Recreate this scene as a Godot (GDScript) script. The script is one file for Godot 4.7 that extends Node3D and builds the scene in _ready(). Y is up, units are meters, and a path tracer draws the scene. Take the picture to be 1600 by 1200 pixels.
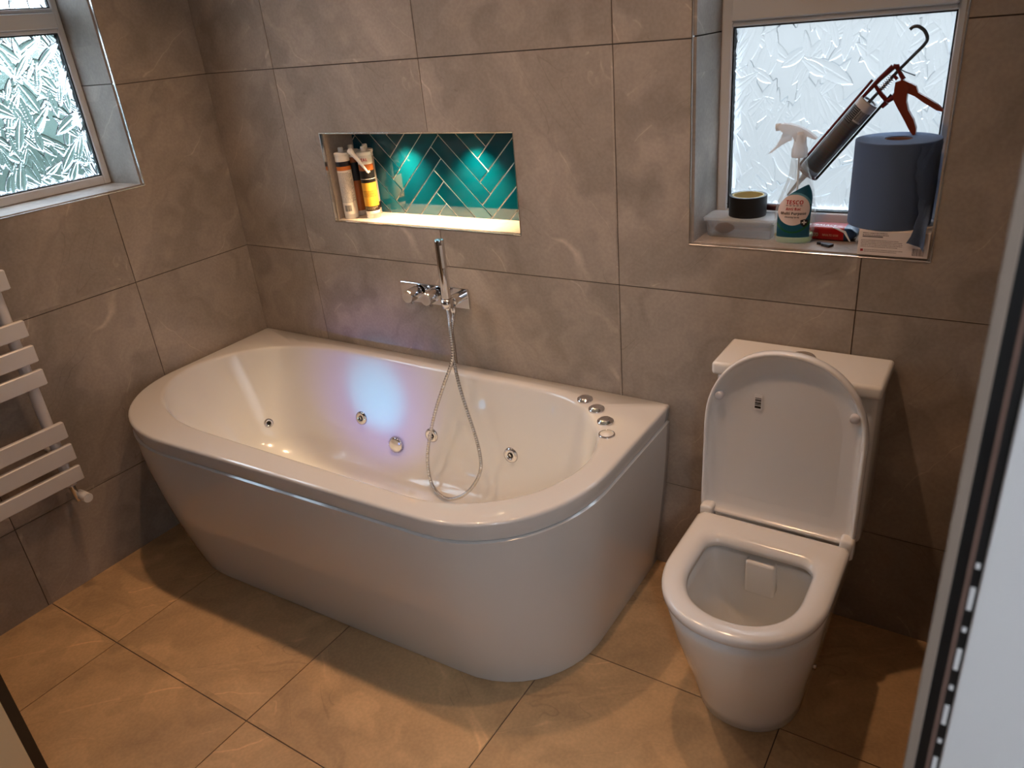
extends Node3D
# A tiled bathroom. x runs right along the back wall from the left corner, z from the back wall into the room, y up, metres.

const EYE := Vector3(2.4309, 1.5797, 1.8058)
const FOCAL := 1185.785
const CEIL := 2.35
const LAMP_COLOR := Color(1.0, 0.80, 0.625)

var cam: Camera3D
var mat := {}
var wall_mats := []
var floor_mats := []
var rng := RandomNumberGenerator.new()
var taken := {}


# ------------------------------------------------------------------ mesh building
class Shape:
	var st := SurfaceTool.new()
	var pos := PackedVector3Array()
	var uv := PackedVector2Array()
	var sg := PackedInt32Array()

	func _init() -> void:
		st.begin(Mesh.PRIMITIVE_TRIANGLES)

	func tri(a: Vector3, b: Vector3, c: Vector3, g := -1, ua := Vector2.ZERO, ub := Vector2.ZERO, uc := Vector2.ZERO) -> void:
		if a.is_equal_approx(b) or b.is_equal_approx(c) or a.is_equal_approx(c):
			return
		pos.append_array([a, b, c])
		uv.append_array([ua, ub, uc])
		sg.append(g)

	func quad(a: Vector3, b: Vector3, c: Vector3, d: Vector3, g := -1, ua := Vector2.ZERO, ub := Vector2.ZERO, uc := Vector2.ZERO, ud := Vector2.ZERO) -> void:
		tri(a, b, c, g, ua, ub, uc)
		tri(a, c, d, g, ua, uc, ud)

	# close a piece: turn it right side out (front faces run clockwise) and keep it
	func done(open_towards := Vector3.ZERO) -> void:
		var o := pos[0] if pos.size() else Vector3.ZERO
		var vol := 0.0
		var lean := 0.0
		for i in range(0, pos.size(), 3):
			vol += (pos[i] - o).dot((pos[i + 1] - o).cross(pos[i + 2] - o))
			lean += (pos[i + 1] - pos[i]).cross(pos[i + 2] - pos[i]).dot(open_towards)
		var flip := vol > 0.0 if open_towards == Vector3.ZERO else lean > 0.0
		for k in sg.size():
			st.set_smooth_group(sg[k])
			for j in ([0, 2, 1] if flip else [0, 1, 2]):
				st.set_uv(uv[k * 3 + j])
				st.add_vertex(pos[k * 3 + j])
		pos.clear()
		uv.clear()
		sg.clear()

	# rings of equal size, joined; sharp lists the rings where shading breaks
	func loft(rings: Array, cap0 := true, cap1 := true, sharp := [], loop := false, g0 := 1) -> Shape:
		var g := g0
		var n: int = rings[0].size()
		for k in range(rings.size() if loop else rings.size() - 1):
			if k in sharp:
				g += 1
			var a: PackedVector3Array = rings[k]
			var b: PackedVector3Array = rings[(k + 1) % rings.size()]
			for i in n:
				var j := (i + 1) % n
				quad(a[i], a[j], b[j], b[i], g)
		if not loop:
			for e in [[cap0, rings[0], 1001], [cap1, rings[-1], 1002]]:
				if e[0]:
					var r: PackedVector3Array = e[1]
					var mid := Vector3.ZERO
					for p in r:
						mid += p / n
					for i in n:
						if e[2] == 1001:
							tri(mid, r[(i + 1) % n], r[i], e[2])
						else:
							tri(mid, r[i], r[(i + 1) % n], e[2])
		done()
		return self

	# box with chamfered edges between two corners
	func box(lo: Vector3, hi: Vector3, c := 0.0015, t := Transform3D()) -> Shape:
		c = minf(c, 0.45 * minf(hi.x - lo.x, minf(hi.y - lo.y, hi.z - lo.z)))
		var rings := []
		for e in [[lo.y, c], [lo.y + c, 0.0], [hi.y - c, 0.0], [hi.y, c]]:
			var i: float = e[1]
			var x0 := lo.x + i
			var x1 := hi.x - i
			var z0 := lo.z + i
			var z1 := hi.z - i
			var r := PackedVector3Array()
			for p in [[x0 + c, z0], [x1 - c, z0], [x1, z0 + c], [x1, z1 - c], [x1 - c, z1], [x0 + c, z1], [x0, z1 - c], [x0, z0 + c]]:
				r.append(t * Vector3(p[0], e[0], p[1]))
			rings.append(r)
		var n := 8
		for k in 3:
			for i in n:
				quad(rings[k][i], rings[k][(i + 1) % n], rings[k + 1][(i + 1) % n], rings[k + 1][i], -1)
		for i in range(1, n - 1):
			tri(rings[0][0], rings[0][i + 1], rings[0][i], -1)
			tri(rings[3][0], rings[3][i], rings[3][i + 1], -1)
		done()
		return self

	# box with softly rounded upright and horizontal edges
	func soft_box(lo: Vector3, hi: Vector3, r: float, t := Transform3D(), steps := 4) -> Shape:
		var rings := []
		for k in range(2 * steps + 2):
			var top := k > steps
			var a := PI / 2 * (k if not top else k - steps - 1) / steps
			var ins := r * (1.0 - (sin(a) if not top else cos(a)))
			var y := lo.y + r * (1.0 - cos(a)) if not top else hi.y - r * (1.0 - sin(a))
			var ring := PackedVector3Array()
			for q in 4:
				var cx := (hi.x - r) if q in [0, 3] else (lo.x + r)
				var cz := (hi.z - r) if q in [0, 1] else (lo.z + r)
				for s in steps + 1:
					var b := PI / 2 * q + PI / 2 * s / steps
					ring.append(t * Vector3(cx + (r - ins) * cos(b), y, cz + (r - ins) * sin(b)))
			rings.append(ring)
		loft(rings)
		return self

	func lathe(profile: Array, t := Transform3D(), segs := 24, sharp := [], loop := false) -> Shape:
		var rings := []
		for p in profile:
			var r := PackedVector3Array()
			for i in segs:
				var a := TAU * i / segs
				r.append(t * Vector3(p[0] * cos(a), p[1], p[0] * sin(a)))
			rings.append(r)
		loft(rings, true, true, sharp, loop)
		return self

	# pipe along points; radius is one number or one for each point
	func pipe(path: Array, radius, segs := 10) -> Shape:
		var rings := []
		var up := Vector3.UP
		for k in path.size():
			var d: Vector3 = (path[mini(k + 1, path.size() - 1)] - path[maxi(k - 1, 0)]).normalized()
			if k == 0:
				up = Vector3.UP if absf(d.y) < 0.9 else Vector3.RIGHT
			var s := d.cross(up).normalized()
			up = s.cross(d).normalized()
			var r := PackedVector3Array()
			var rad: float = radius if not radius is Array else radius[k]
			for i in segs:
				var a := TAU * i / segs
				r.append(path[k] + (s * cos(a) + up * sin(a)) * rad)
			rings.append(r)
		loft(rings, true, true)
		return self

	# a flat outline given thickness: t maps (u, v, depth)
	func prism(poly: PackedVector2Array, d0: float, d1: float, t := Transform3D(), uvt := Transform2D()) -> Shape:
		var idx := Geometry2D.triangulate_polygon(poly)
		var f := func(i: int, d: float) -> Vector3: return t * Vector3(poly[i].x, poly[i].y, d)
		for k in range(0, idx.size(), 3):
			var a := idx[k]
			var b := idx[k + 1]
			var c := idx[k + 2]
			if (poly[b] - poly[a]).cross(poly[c] - poly[a]) < 0:
				var s := b
				b = c
				c = s
			tri(f.call(a, d1), f.call(b, d1), f.call(c, d1), -1, uvt * poly[a], uvt * poly[b], uvt * poly[c])
			tri(f.call(a, d0), f.call(c, d0), f.call(b, d0), -1, uvt * poly[a], uvt * poly[c], uvt * poly[b])
		var ccw := not Geometry2D.is_polygon_clockwise(poly)
		for i in poly.size():
			var j := (i + 1) % poly.size()
			if ccw:
				quad(f.call(i, d0), f.call(j, d0), f.call(j, d1), f.call(i, d1), -1, uvt * poly[i], uvt * poly[j], uvt * poly[j], uvt * poly[i])
			else:
				quad(f.call(j, d0), f.call(i, d0), f.call(i, d1), f.call(j, d1), -1, uvt * poly[j], uvt * poly[i], uvt * poly[i], uvt * poly[j])
		done()
		return self

	func mesh() -> ArrayMesh:
		st.generate_normals()
		return st.commit()


func obj(called: String, s: Shape, m: Material, parent: Node3D = null) -> MeshInstance3D:
	return inst(called, s.mesh(), m, parent)


func inst(called: String, mesh: Mesh, m: Material, parent: Node3D = null) -> MeshInstance3D:
	var o := MeshInstance3D.new()
	o.mesh = mesh
	o.material_override = m
	put(o, called, parent)
	return o


func put(o: Node3D, called: String, parent: Node3D = null) -> void:
	var key := str(parent.get_instance_id() if parent else 0) + called
	var n: int = taken.get(key, 0)
	taken[key] = n + 1
	o.name = called if n == 0 else "%s_%03d" % [called, n]
	(parent if parent else self).add_child(o, true)


func tag(o: Node3D, label: String, category: String, group := "") -> Node3D:
	o.set_meta("label", label)
	o.set_meta("category", category)
	if group:
		o.set_meta("group", group)
	return o


func thing(called: String, label: String, category: String, at := Vector3.ZERO, group := "") -> Node3D:
	var o := Node3D.new()
	put(o, called)
	o.position = at
	return tag(o, label, category, group)


func structure(called: String, at := Vector3.ZERO) -> Node3D:
	var o := Node3D.new()
	put(o, called)
	o.position = at
	o.set_meta("kind", "structure")
	return o


func solid(called: String, lo: Vector3, hi: Vector3, m: Material) -> MeshInstance3D:
	var o := obj(called, Shape.new().box(lo, hi, 0.0), m)
	o.set_meta("kind", "structure")
	return o


func rect(x0: float, y0: float, x1: float, y1: float) -> PackedVector2Array:
	return PackedVector2Array([Vector2(x0, y0), Vector2(x1, y0), Vector2(x1, y1), Vector2(x0, y1)])


func cut(polys: Array, holes: Array) -> Array:
	for h in holes:
		var left := []
		for p in polys:
			for q in Geometry2D.clip_polygons(p, h):
				if not Geometry2D.is_polygon_clockwise(q):
					left.append(q)
		polys = left
	return polys


# direction of a photo pixel, and where it meets a plane of constant x, y or z
func look(u: float, v: float) -> Vector3:
	return cam.transform.basis * Vector3((u - 800.0) / FOCAL, (600.0 - v) / FOCAL, -1.0)


func on_z(u: float, v: float, z: float) -> Vector3:
	var d := look(u, v)
	return EYE + d * ((z - EYE.z) / d.z)


func on_x(u: float, v: float, x: float) -> Vector3:
	var d := look(u, v)
	return EYE + d * ((x - EYE.x) / d.x)


func on_y(u: float, v: float, y: float) -> Vector3:
	var d := look(u, v)
	return EYE + d * ((y - EYE.y) / d.y)


func smooth_path(pts: Array, per := 6) -> Array:
	var c := Curve3D.new()
	for i in pts.size():
		var t: Vector3 = (pts[mini(i + 1, pts.size() - 1)] - pts[maxi(i - 1, 0)]) / 6.0
		c.add_point(pts[i], -t, t)
	var out := []
	for i in (pts.size() - 1) * per + 1:
		out.append(c.sample(i / per, float(i % per) / per))
	return out


# ------------------------------------------------------------------ materials
func plain(color: Color, rough := 0.5, metal := 0.0, spec := 0.5) -> StandardMaterial3D:
	var m := StandardMaterial3D.new()
	m.albedo_color = color
	m.roughness = rough
	m.metallic = metal
	m.metallic_specular = spec
	return m


func glow(color: Color, energy: float) -> StandardMaterial3D:
	var m := plain(Color.WHITE, 0.55)
	m.emission_enabled = true
	m.emission = color
	m.emission_energy_multiplier = energy
	return m


func noise(s: int, freq: float, octaves := 4) -> FastNoiseLite:
	var n := FastNoiseLite.new()
	n.seed = s
	n.noise_type = FastNoiseLite.TYPE_SIMPLEX_SMOOTH
	n.frequency = freq
	n.fractal_type = FastNoiseLite.FRACTAL_FBM
	n.fractal_octaves = octaves
	return n


# pale grey stone with slanting clouds and thin veins, one porcelain tile to a picture
func stone(s: int, base: Color, slant: float, contrast := 1.0) -> ImageTexture:
	var size := 560
	var cloud := noise(s, 1.0, 4)
	var warp := noise(s + 7, 1.0, 3)
	var vein := noise(s + 13, 1.0, 2)
	var grain := noise(s + 29, 1.0, 2)
	var data := PackedByteArray()
	data.resize(size * size * 3)
	var ca := cos(slant)
	var sa := sin(slant)
	var k := 0
	for j in size:
		var y := float(j) / size
		for i in size:
			var x := float(i) / size
			var a := x * ca + y * sa
			var b := -x * sa + y * ca
			var w := warp.get_noise_2d(x * 2.6, y * 2.6)
			var c := cloud.get_noise_2d(a * 1.0 + w * 0.4, b * 2.8 + w * 0.6)
			var v := absf(vein.get_noise_2d(a * 0.20 + w * 0.05 + 5.0, b * 2.4 + w * 0.11))
			var f := grain.get_noise_2d(x * 46.0, y * 46.0)
			var shade := 1.0 + contrast * (0.17 * c + 0.05 * f + 0.07 * w)
			if v < 0.022 and c > -0.1:
				shade += contrast * 0.19 * (1.0 - v / 0.022) * clampf(0.35 + w * 1.6, 0.0, 1.0)
			if v > 0.05 and v < 0.066 and w < -0.12:
				shade -= contrast * 0.11 * (1.0 - absf(v - 0.058) / 0.008)
			data[k] = clampi(int(base.r * shade * 255.0), 0, 255)
			data[k + 1] = clampi(int(base.g * shade * 255.0), 0, 255)
			data[k + 2] = clampi(int(base.b * shade * 255.0), 0, 255)
			k += 3
	return ImageTexture.create_from_image(Image.create_from_data(size, size, false, Image.FORMAT_RGB8, data))


# embossed leaves of obscure glass
func leaf_relief(size := 640, count := 520) -> ImageTexture:
	var h := PackedFloat32Array()
	h.resize(size * size)
	var r := RandomNumberGenerator.new()
	r.seed = 41
	for n in count:
		var cx := r.randf() * size
		var cy := r.randf() * size
		var L := r.randf_range(26, 58)
		var W := L * r.randf_range(0.20, 0.36)
		var a := PI / 2 + r.randf_range(-1.1, 1.1)
		var up := r.randf_range(0.55, 1.0)
		var ca := cos(a)
		var sa := sin(a)
		var R := int(L)
		for dy in range(-R, R + 1):
			for dx in range(-R, R + 1):
				var s := (dx * ca + dy * sa) / L
				if absf(s) >= 1.0:
					continue
				var w := W * (1.0 - s * s) * (1.0 + 0.25 * s) + 0.01
				var q := absf(-dx * sa + dy * ca) / w
				if q >= 1.0:
					continue
				var v := up * (0.35 + 0.65 * sqrt(1.0 - q * q)) - (0.18 if q < 0.14 else 0.0)
				var at := posmod(int(cy) + dy, size) * size + posmod(int(cx) + dx, size)
				h[at] = maxf(h[at] * 0.7, v)
	var fine := noise(5, 0.05, 2)
	var data := PackedByteArray()
	data.resize(size * size)
	for k in size * size:
		data[k] = clampi(int((h[k] * 0.85 + 0.02 * fine.get_noise_2d(k % size, k / size)) * 235.0) + 10, 0, 255)
	var im := Image.create_from_data(size, size, false, Image.FORMAT_L8, data)
	return ImageTexture.create_from_image(im)


func make_materials() -> void:
	for k in 4:
		var m := plain(Color.WHITE, 0.6)
		m.albedo_texture = stone(100 + k * 17, Color(0.618, 0.572, 0.530), [0.9, -0.75, 0.65, -1.0][k], 0.85)
		wall_mats.append(m)
	for k in 3:
		var m := plain(Color.WHITE, 0.55)
		m.albedo_texture = stone(300 + k * 31, Color(0.785, 0.65, 0.485), [0.6, 0.85, -0.7][k], 0.8)
		floor_mats.append(m)
	mat.grout = plain(Color(0.34, 0.30, 0.27), 0.9)
	mat.trim = plain(Color(0.86, 0.86, 0.86), 0.22, 1.0)
	mat.chrome = plain(Color(0.86, 0.86, 0.87), 0.06, 1.0)
	mat.steel = plain(Color(0.36, 0.37, 0.39), 0.35, 0.9)
	mat.acrylic = plain(Color(0.87, 0.87, 0.865), 0.12)
	mat.acrylic.clearcoat_enabled = true
	mat.acrylic.clearcoat = 0.5
	mat.acrylic.clearcoat_roughness = 0.04
	mat.ceramic = plain(Color(0.91, 0.91, 0.905), 0.09)
	mat.seat = plain(Color(0.91, 0.91, 0.91), 0.16)
	mat.rad = plain(Color(0.86, 0.85, 0.85), 0.28)
	mat.upvc = plain(Color(0.88, 0.88, 0.88), 0.3)
	mat.rubber = plain(Color(0.025, 0.025, 0.028), 0.6)
	mat.black = plain(Color(0.02, 0.02, 0.022), 0.45)
	mat.plaster = plain(Color(0.86, 0.86, 0.86), 0.85)
	mat.white = plain(Color(0.9, 0.9, 0.9), 0.35)
	mat.white_grout = plain(Color(0.88, 0.87, 0.84), 0.85)
	for k in 3:
		var m := plain([Color(0.0, 0.25, 0.315), Color(0.005, 0.28, 0.345), Color(0.0, 0.22, 0.285)][k], 0.07)
		m.clearcoat_enabled = true
		m.clearcoat = 0.6
		m.clearcoat_roughness = 0.03
		mat["teal%d" % k] = m
	var relief := leaf_relief()
	var g := StandardMaterial3D.new()
	g.refraction_enabled = true
	g.refraction_scale = 0.05
	g.albedo_color = Color(0.97, 0.99, 1.0, 0.0)
	g.roughness = 0.16
	g.heightmap_enabled = true
	g.heightmap_texture = relief
	g.heightmap_scale = 0.75
	mat.glass = g
	var soft := g.duplicate()
	soft.albedo_color = Color(0.95, 0.95, 0.95, 0.0)
	soft.roughness = 0.3
	soft.heightmap_scale = 0.4
	mat.soft_glass = soft


# ------------------------------------------------------------------ tiled surfaces
# t maps (u, v, out of the wall); us and vs are the joints
func tiles(parent: Node3D, t: Transform3D, us: Array, vs: Array, holes: Array, mats: Array, depth: float, joint := 0.0028, pitch := 0.603) -> void:
	var core := Shape.new()
	for i in us.size() - 1:
		for j in vs.size() - 1:
			for p in cut([rect(us[i], vs[j], us[i + 1], vs[j + 1])], holes):
				core.prism(p, -depth, -0.0022, t)
			var h := joint / 2
			var a := Vector2(us[i], vs[j])
			var turn := PI * rng.randi_range(0, 1)
			var off := Vector2(0.02 * rng.randf(), 0.02 * rng.randf())
			for p in cut([rect(us[i] + h, vs[j] + h, us[i + 1] - h, vs[j + 1] - h)], holes):
				var uvt := Transform2D(turn, Vector2(0.5, 0.5)) * Transform2D(0.0, Vector2(-0.5, -0.5)) * Transform2D(0, Vector2(1, -1) / pitch, 0, Vector2(-a.x, a.y) / pitch + Vector2(0, 1) + off)
				obj("tile", Shape.new().prism(p, -0.009, 0.0, t, uvt), mats[(i * 5 + j * 3 + rng.randi_range(0, 1)) % mats.size()], parent)
	obj("backing", core, mat.grout, parent)


func lining(parent: Node3D, called: String, lo: Vector3, hi: Vector3, m: Material) -> void:
	var s := Shape.new()
	var mid := (lo + hi) / 2
	var size := hi - lo
	# a flat slab whose picture runs along its two long sides
	var k := size.min_axis_index()
	var t: Transform3D
	var p: PackedVector2Array
	if k == 0:
		t = Transform3D(Basis(Vector3(0, 0, 1), Vector3(0, 1, 0), Vector3(1, 0, 0)), mid)
		p = rect(-size.z / 2, -size.y / 2, size.z / 2, size.y / 2)
	elif k == 1:
		t = Transform3D(Basis(Vector3(1, 0, 0), Vector3(0, 0, 1), Vector3(0, 1, 0)), mid)
		p = rect(-size.x / 2, -size.z / 2, size.x / 2, size.z / 2)
	else:
		t = Transform3D(Basis(), mid)
		p = rect(-size.x / 2, -size.y / 2, size.x / 2, size.y / 2)
	s.prism(p, -size[k] / 2, size[k] / 2, t, Transform2D(0, Vector2(1.6, 1.6), 0, Vector2(0.31 + mid.x, 0.47 + mid.y)))
	obj(called, s, m, parent)


# a window in the plane of t: (u, v, into the room); openings between the given edges
func window(called: String, t: Transform3D, u0: float, u1: float, v0: float, v1: float, bar: float, pane_v0: float, pane_v1: float, top_v0: float, glass: Material) -> void:
	var w := structure(called)
	var f := func(s: Shape, a0: float, b0: float, a1: float, b1: float, d0: float, d1: float, c := 0.003) -> void:
		s.box(Vector3(a0, b0, d0), Vector3(a1, b1, d1), c, t)
	var s := Shape.new()
	f.call(s, u0, v0, u0 + bar, v1, -0.07, 0.0)
	f.call(s, u1 - bar, v0, u1, v1, -0.07, 0.0)
	f.call(s, u0 + bar, v0, u1 - bar, pane_v0, -0.07, 0.0)
	f.call(s, u0 + bar, v1 - 0.03, u1 - bar, v1, -0.07, 0.0)
	obj("frame", s, mat.upvc, w)
	s = Shape.new()
	f.call(s, u0 + bar, pane_v1 + 0.012, u1 - bar, top_v0 - 0.012, -0.07, 0.012)
	f.call(s, u0 + bar, pane_v1, u1 - bar, pane_v1 + 0.012, -0.07, 0.004)
	f.call(s, u0 + bar, top_v0 - 0.012, u1 - bar, top_v0, -0.07, 0.004)
	obj("transom", s, mat.upvc, w)
	for e in [[pane_v0, pane_v1], [top_v0, v1 - 0.03]]:
		var a := u0 + bar
		var b := u1 - bar
		var q: float = e[0]
		var r: float = e[1]
		var g := 0.0035
		s = Shape.new()
		f.call(s, a, q, a + g, r, -0.03, -0.006, 0.0008)
		f.call(s, b - g, q, b, r, -0.03, -0.006, 0.0008)
		f.call(s, a + g, q, b - g, q + g, -0.03, -0.006, 0.0008)
		f.call(s, a + g, r - g, b - g, r, -0.03, -0.006, 0.0008)
		obj("gasket", s, mat.rubber, w)
		s = Shape.new()
		s.prism(rect(a + g, q + g, b - g, r - g), -0.024, -0.018, t, Transform2D(0, Vector2(1.25, -1.25), 0, Vector2(0.13, 0.2)))
		obj("pane", s, glass, w)


func _ready() -> void:
	rng.seed = 20
	# ---- camera
	cam = Camera3D.new()
	cam.name = "camera"
	cam.position = EYE
	cam.rotation = Vector3(-0.4437, 0.6125, -0.0970)
	cam.fov = rad_to_deg(2.0 * atan(600.0 / FOCAL))
	cam.near = 0.02
	cam.far = 200.0
	add_child(cam)
	var lens := CameraAttributesPhysical.new()
	lens.frustum_focal_length = 17.5 / tan(deg_to_rad(cam.fov) / 2.0)
	lens.frustum_focus_distance = 2.5
	lens.exposure_aperture = 9.0
	cam.attributes = lens
	cam.fov = rad_to_deg(2.0 * atan(600.0 / FOCAL))
	cam.current = true

	# ---- sky and exposure
	var env := Environment.new()
	env.background_mode = Environment.BG_SKY
	var sky := ProceduralSkyMaterial.new()
	sky.sky_top_color = Color(0.80, 0.88, 0.95)
	sky.sky_horizon_color = Color(0.84, 0.90, 0.95)
	sky.ground_bottom_color = Color(0.30, 0.33, 0.32)
	sky.ground_horizon_color = Color(0.42, 0.46, 0.45)
	sky.sky_energy_multiplier = 2.8
	env.sky = Sky.new()
	env.sky.sky_material = sky
	env.tonemap_mode = Environment.TONE_MAPPER_LINEAR
	env.tonemap_exposure = 1.0
	env.sdfgi_enabled = true
	env.ssao_enabled = true
	env.ssil_enabled = true
	var we := WorldEnvironment.new()
	we.name = "environment"
	we.environment = env
	add_child(we)

	make_materials()
	print("materials ready")
	build_room()
	build_outside()
	build_lamps()
	print("room ready")
	build_bath()
	build_toilet()
	build_taps()
	build_radiator()
	print("large things ready")
	build_niche_things()
	build_sill_things()
	build_door_side()
	print("done, fov ", cam.fov)


# ------------------------------------------------------------------ room
func build_room() -> void:
	var back := structure("wall_back")
	var n0 := Vector2(0.500, 1.024)
	var n1 := Vector2(1.243, 1.308)
	var w0 := Vector2(1.752, 1.034)
	var w1 := Vector2(2.292, 1.98)
	var g := 0.003
	tiles(back, Transform3D(), [-0.28, 0.345, 0.948, 1.552, 2.1555, 2.71], [-0.02, 0.301, 0.905, 1.51, 2.115, CEIL + 0.02],
		[rect(n0.x - g, n0.y - g, n1.x + g, n1.y + g), rect(w0.x - g, w0.y - g, w1.x + g, w1.y + g)], wall_mats, 0.26)
	# metal edges of the openings
	for e in [[n0, n1], [w0, w1]]:
		var s := Shape.new()
		var a: Vector2 = e[0]
		var b: Vector2 = e[1]
		s.box(Vector3(a.x - g, a.y - g, -0.012), Vector3(b.x + g, a.y, 0.0012), 0.0006)
		s.box(Vector3(a.x - g, b.y, -0.012), Vector3(b.x + g, b.y + g, 0.0012), 0.0006)
		s.box(Vector3(a.x - g, a.y, -0.012), Vector3(a.x, b.y, 0.0012), 0.0006)
		s.box(Vector3(b.x, a.y, -0.012), Vector3(b.x + g, b.y, 0.0012), 0.0006)
		obj("edge_trim", s, mat.trim, back)
	# window reveal
	lining(back, "reveal_tile", Vector3(w0.x - g, w0.y, -0.26), Vector3(w0.x + 0.005, 1.512, -0.0125), wall_mats[1])
	lining(back, "reveal_tile", Vector3(w0.x - g, 1.515, -0.26), Vector3(w0.x + 0.005, w1.y, -0.0125), wall_mats[2])
	lining(back, "reveal_tile", Vector3(w1.x - 0.005, w0.y, -0.26), Vector3(w1.x + g, w1.y, -0.0125), wall_mats[3])
	lining(back, "sill_tile", Vector3(w0.x + 0.005, w0.y - g, -0.26), Vector3(w1.x - 0.005, w0.y + 0.003, -0.0125), wall_mats[0])
	lining(back, "reveal_tile", Vector3(w0.x + 0.005, w1.y - 0.005, -0.26), Vector3(w1.x - 0.005, w1.y + g, -0.0125), wall_mats[1])
	build_niche(back, n0, n1)
	window("window_2", Transform3D(Basis(), Vector3(0, 0, -0.18)), w0.x + 0.005, w1.x - 0.005, w0.y + 0.003, w1.y - 0.005, 0.027, 1.083, 1.521, 1.60, mat.soft_glass)

	var left := structure("wall_left")
	var a0 := Vector2(0.34, 1.201)
	var a1 := Vector2(1.34, 2.06)
	var tl := Transform3D(Basis(Vector3(0, 0, 1), Vector3(0, 1, 0), Vector3(1, 0, 0)), Vector3.ZERO)
	tiles(left, tl, [0.0, 0.4685, 1.082, 1.685, 2.288, 2.66], [-0.02, 0.301, 0.905, 1.51, 2.115, CEIL + 0.02], [rect(a0.x - g, a0.y - g, a1.x + g, a1.y + g)], wall_mats, 0.26)
	var s := Shape.new()
	s.box(Vector3(-0.012, a0.y - g, a0.x - g), Vector3(0.0012, a0.y, a1.x + g), 0.0006)
	s.box(Vector3(-0.012, a1.y, a0.x - g), Vector3(0.0012, a1.y + g, a1.x + g), 0.0006)
	s.box(Vector3(-0.012, a0.y, a0.x - g), Vector3(0.0012, a1.y, a0.x), 0.0006)
	s.box(Vector3(-0.012, a0.y, a1.x), Vector3(0.0012, a1.y, a1.x + g), 0.0006)
	obj("edge_trim", s, mat.trim, left)
	lining(left, "reveal_tile", Vector3(-0.26, a0.y, a0.x - g), Vector3(-0.0125, 1.512, a0.x + 0.004), wall_mats[2])
	lining(left, "reveal_tile", Vector3(-0.26, 1.515, a0.x - g), Vector3(-0.0125, a1.y, a0.x + 0.004), wall_mats[3])
	lining(left, "reveal_tile", Vector3(-0.26, a0.y, a1.x - 0.004), Vector3(-0.0125, a1.y, a1.x + g), wall_mats[0])
	lining(left, "sill_tile", Vector3(-0.26, a0.y - g, a0.x + 0.004), Vector3(-0.0125, a0.y + 0.003, a1.x - 0.004), wall_mats[1])
	lining(left, "reveal_tile", Vector3(-0.26, a1.y - 0.004, a0.x + 0.004), Vector3(-0.0125, a1.y + g, a1.x - 0.004), wall_mats[2])
	window("window_1", Transform3D(Basis(Vector3(0, 0, 1), Vector3(0, 1, 0), Vector3(1, 0, 0)), Vector3(-0.18, 0, 0)), a0.x + 0.004, a1.x - 0.004, a0.y + 0.003, a1.y - 0.004, 0.022, 1.233, 1.672, 1.742, mat.glass)

	# right wall: ends at the doorway the picture is taken from
	var right := structure("wall_right")
	var tr := Transform3D(Basis(Vector3(0, 0, 1), Vector3(0, 1, 0), Vector3(-1, 0, 0)), Vector3(2.4375, 0, 0))
	tiles(right, tr, [-0.02, 0.4685, 1.082, 1.296], [-0.02, 0.301, 0.905, 1.51, 2.115, CEIL + 0.02], [], wall_mats, 0.009)
	obj("plaster", Shape.new().box(Vector3(2.4528, -0.02, -0.02), Vector3(2.56, CEIL + 0.02, 1.30), 0.001), mat.plaster, right)
	obj("recess_shade", Shape.new().box(Vector3(2.4468, -0.02, -0.02), Vector3(2.4528, CEIL + 0.02, 1.280), 0.0), mat.black, right)  # mortar layer coloured black to give the shade of a recess
	obj("edge_trim", Shape.new().box(Vector3(2.4288, 0.0, 1.2965), Vector3(2.4362, CEIL, 1.3005), 0.0006), plain(Color(0.56, 0.50, 0.45), 0.6), right)
	obj("gap_shade", Shape.new().box(Vector3(2.4362, 0.0, 1.2800), Vector3(2.4436, CEIL, 1.2970), 0.0), mat.black, right)  # solid black strip painted in for the shade of an open gap
	obj("mortar_edge", Shape.new().box(Vector3(2.4436, 0.0, 1.2800), Vector3(2.4468, CEIL, 1.2985), 0.0), plain(Color(0.42, 0.33, 0.29), 0.9), right)
	# slotted corner bead of the plaster
	obj("corner_bead", Shape.new().box(Vector3(2.4468, 0.0, 1.2940), Vector3(2.4530, CEIL, 1.2965), 0.0), plain(Color(0.05, 0.052, 0.052), 0.5), right)
	var y := 0.955
	while y < 1.21:
		for e in [[-0.0105, 0.0105, 0.0017], [0.0265, 0.0315, 0.0015]]:
			obj("bead_slot", Shape.new().box(Vector3(2.4495 - e[2], y + e[0], 1.2965), Vector3(2.4495 + e[2], y + e[1], 1.2975), 0.0004), mat.plaster, right)
		y += 0.0575
	solid("wall_door_head", Vector3(2.4375, 2.06, 1.30), Vector3(2.56, CEIL + 0.02, 2.15), mat.plaster)
	solid("wall_right_far", Vector3(2.4375, -0.02, 2.15), Vector3(2.56, CEIL + 0.02, 2.66), mat.plaster)
	solid("wall_front", Vector3(-0.26, -0.02, 2.62), Vector3(2.56, CEIL + 0.02, 2.74), wall_mats[0])
	solid("ceiling", Vector3(-0.28, CEIL, -0.28), Vector3(3.95, CEIL + 0.1, 3.4), mat.plaster)

	var fl := structure("floor")
	var tf := Transform3D(Basis(Vector3(1, 0, 0), Vector3(0, 0, 1), Vector3(0, 1, 0)), Vector3.ZERO)
	tiles(fl, tf, [-0.02, 0.372, 0.968, 1.564, 2.16, 2.46], [-0.02, 0.450, 1.0716, 1.684, 2.29, 2.64], [], floor_mats, 0.1, 0.003)
	# the hall behind the camera
	solid("floor_hall", Vector3(2.46, -0.1, 0.6), Vector3(3.95, -0.001, 3.4), mat.grout)
	solid("wall_hall_side", Vector3(3.80, -0.02, 0.6), Vector3(3.95, CEIL + 0.02, 3.4), mat.plaster)
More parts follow.
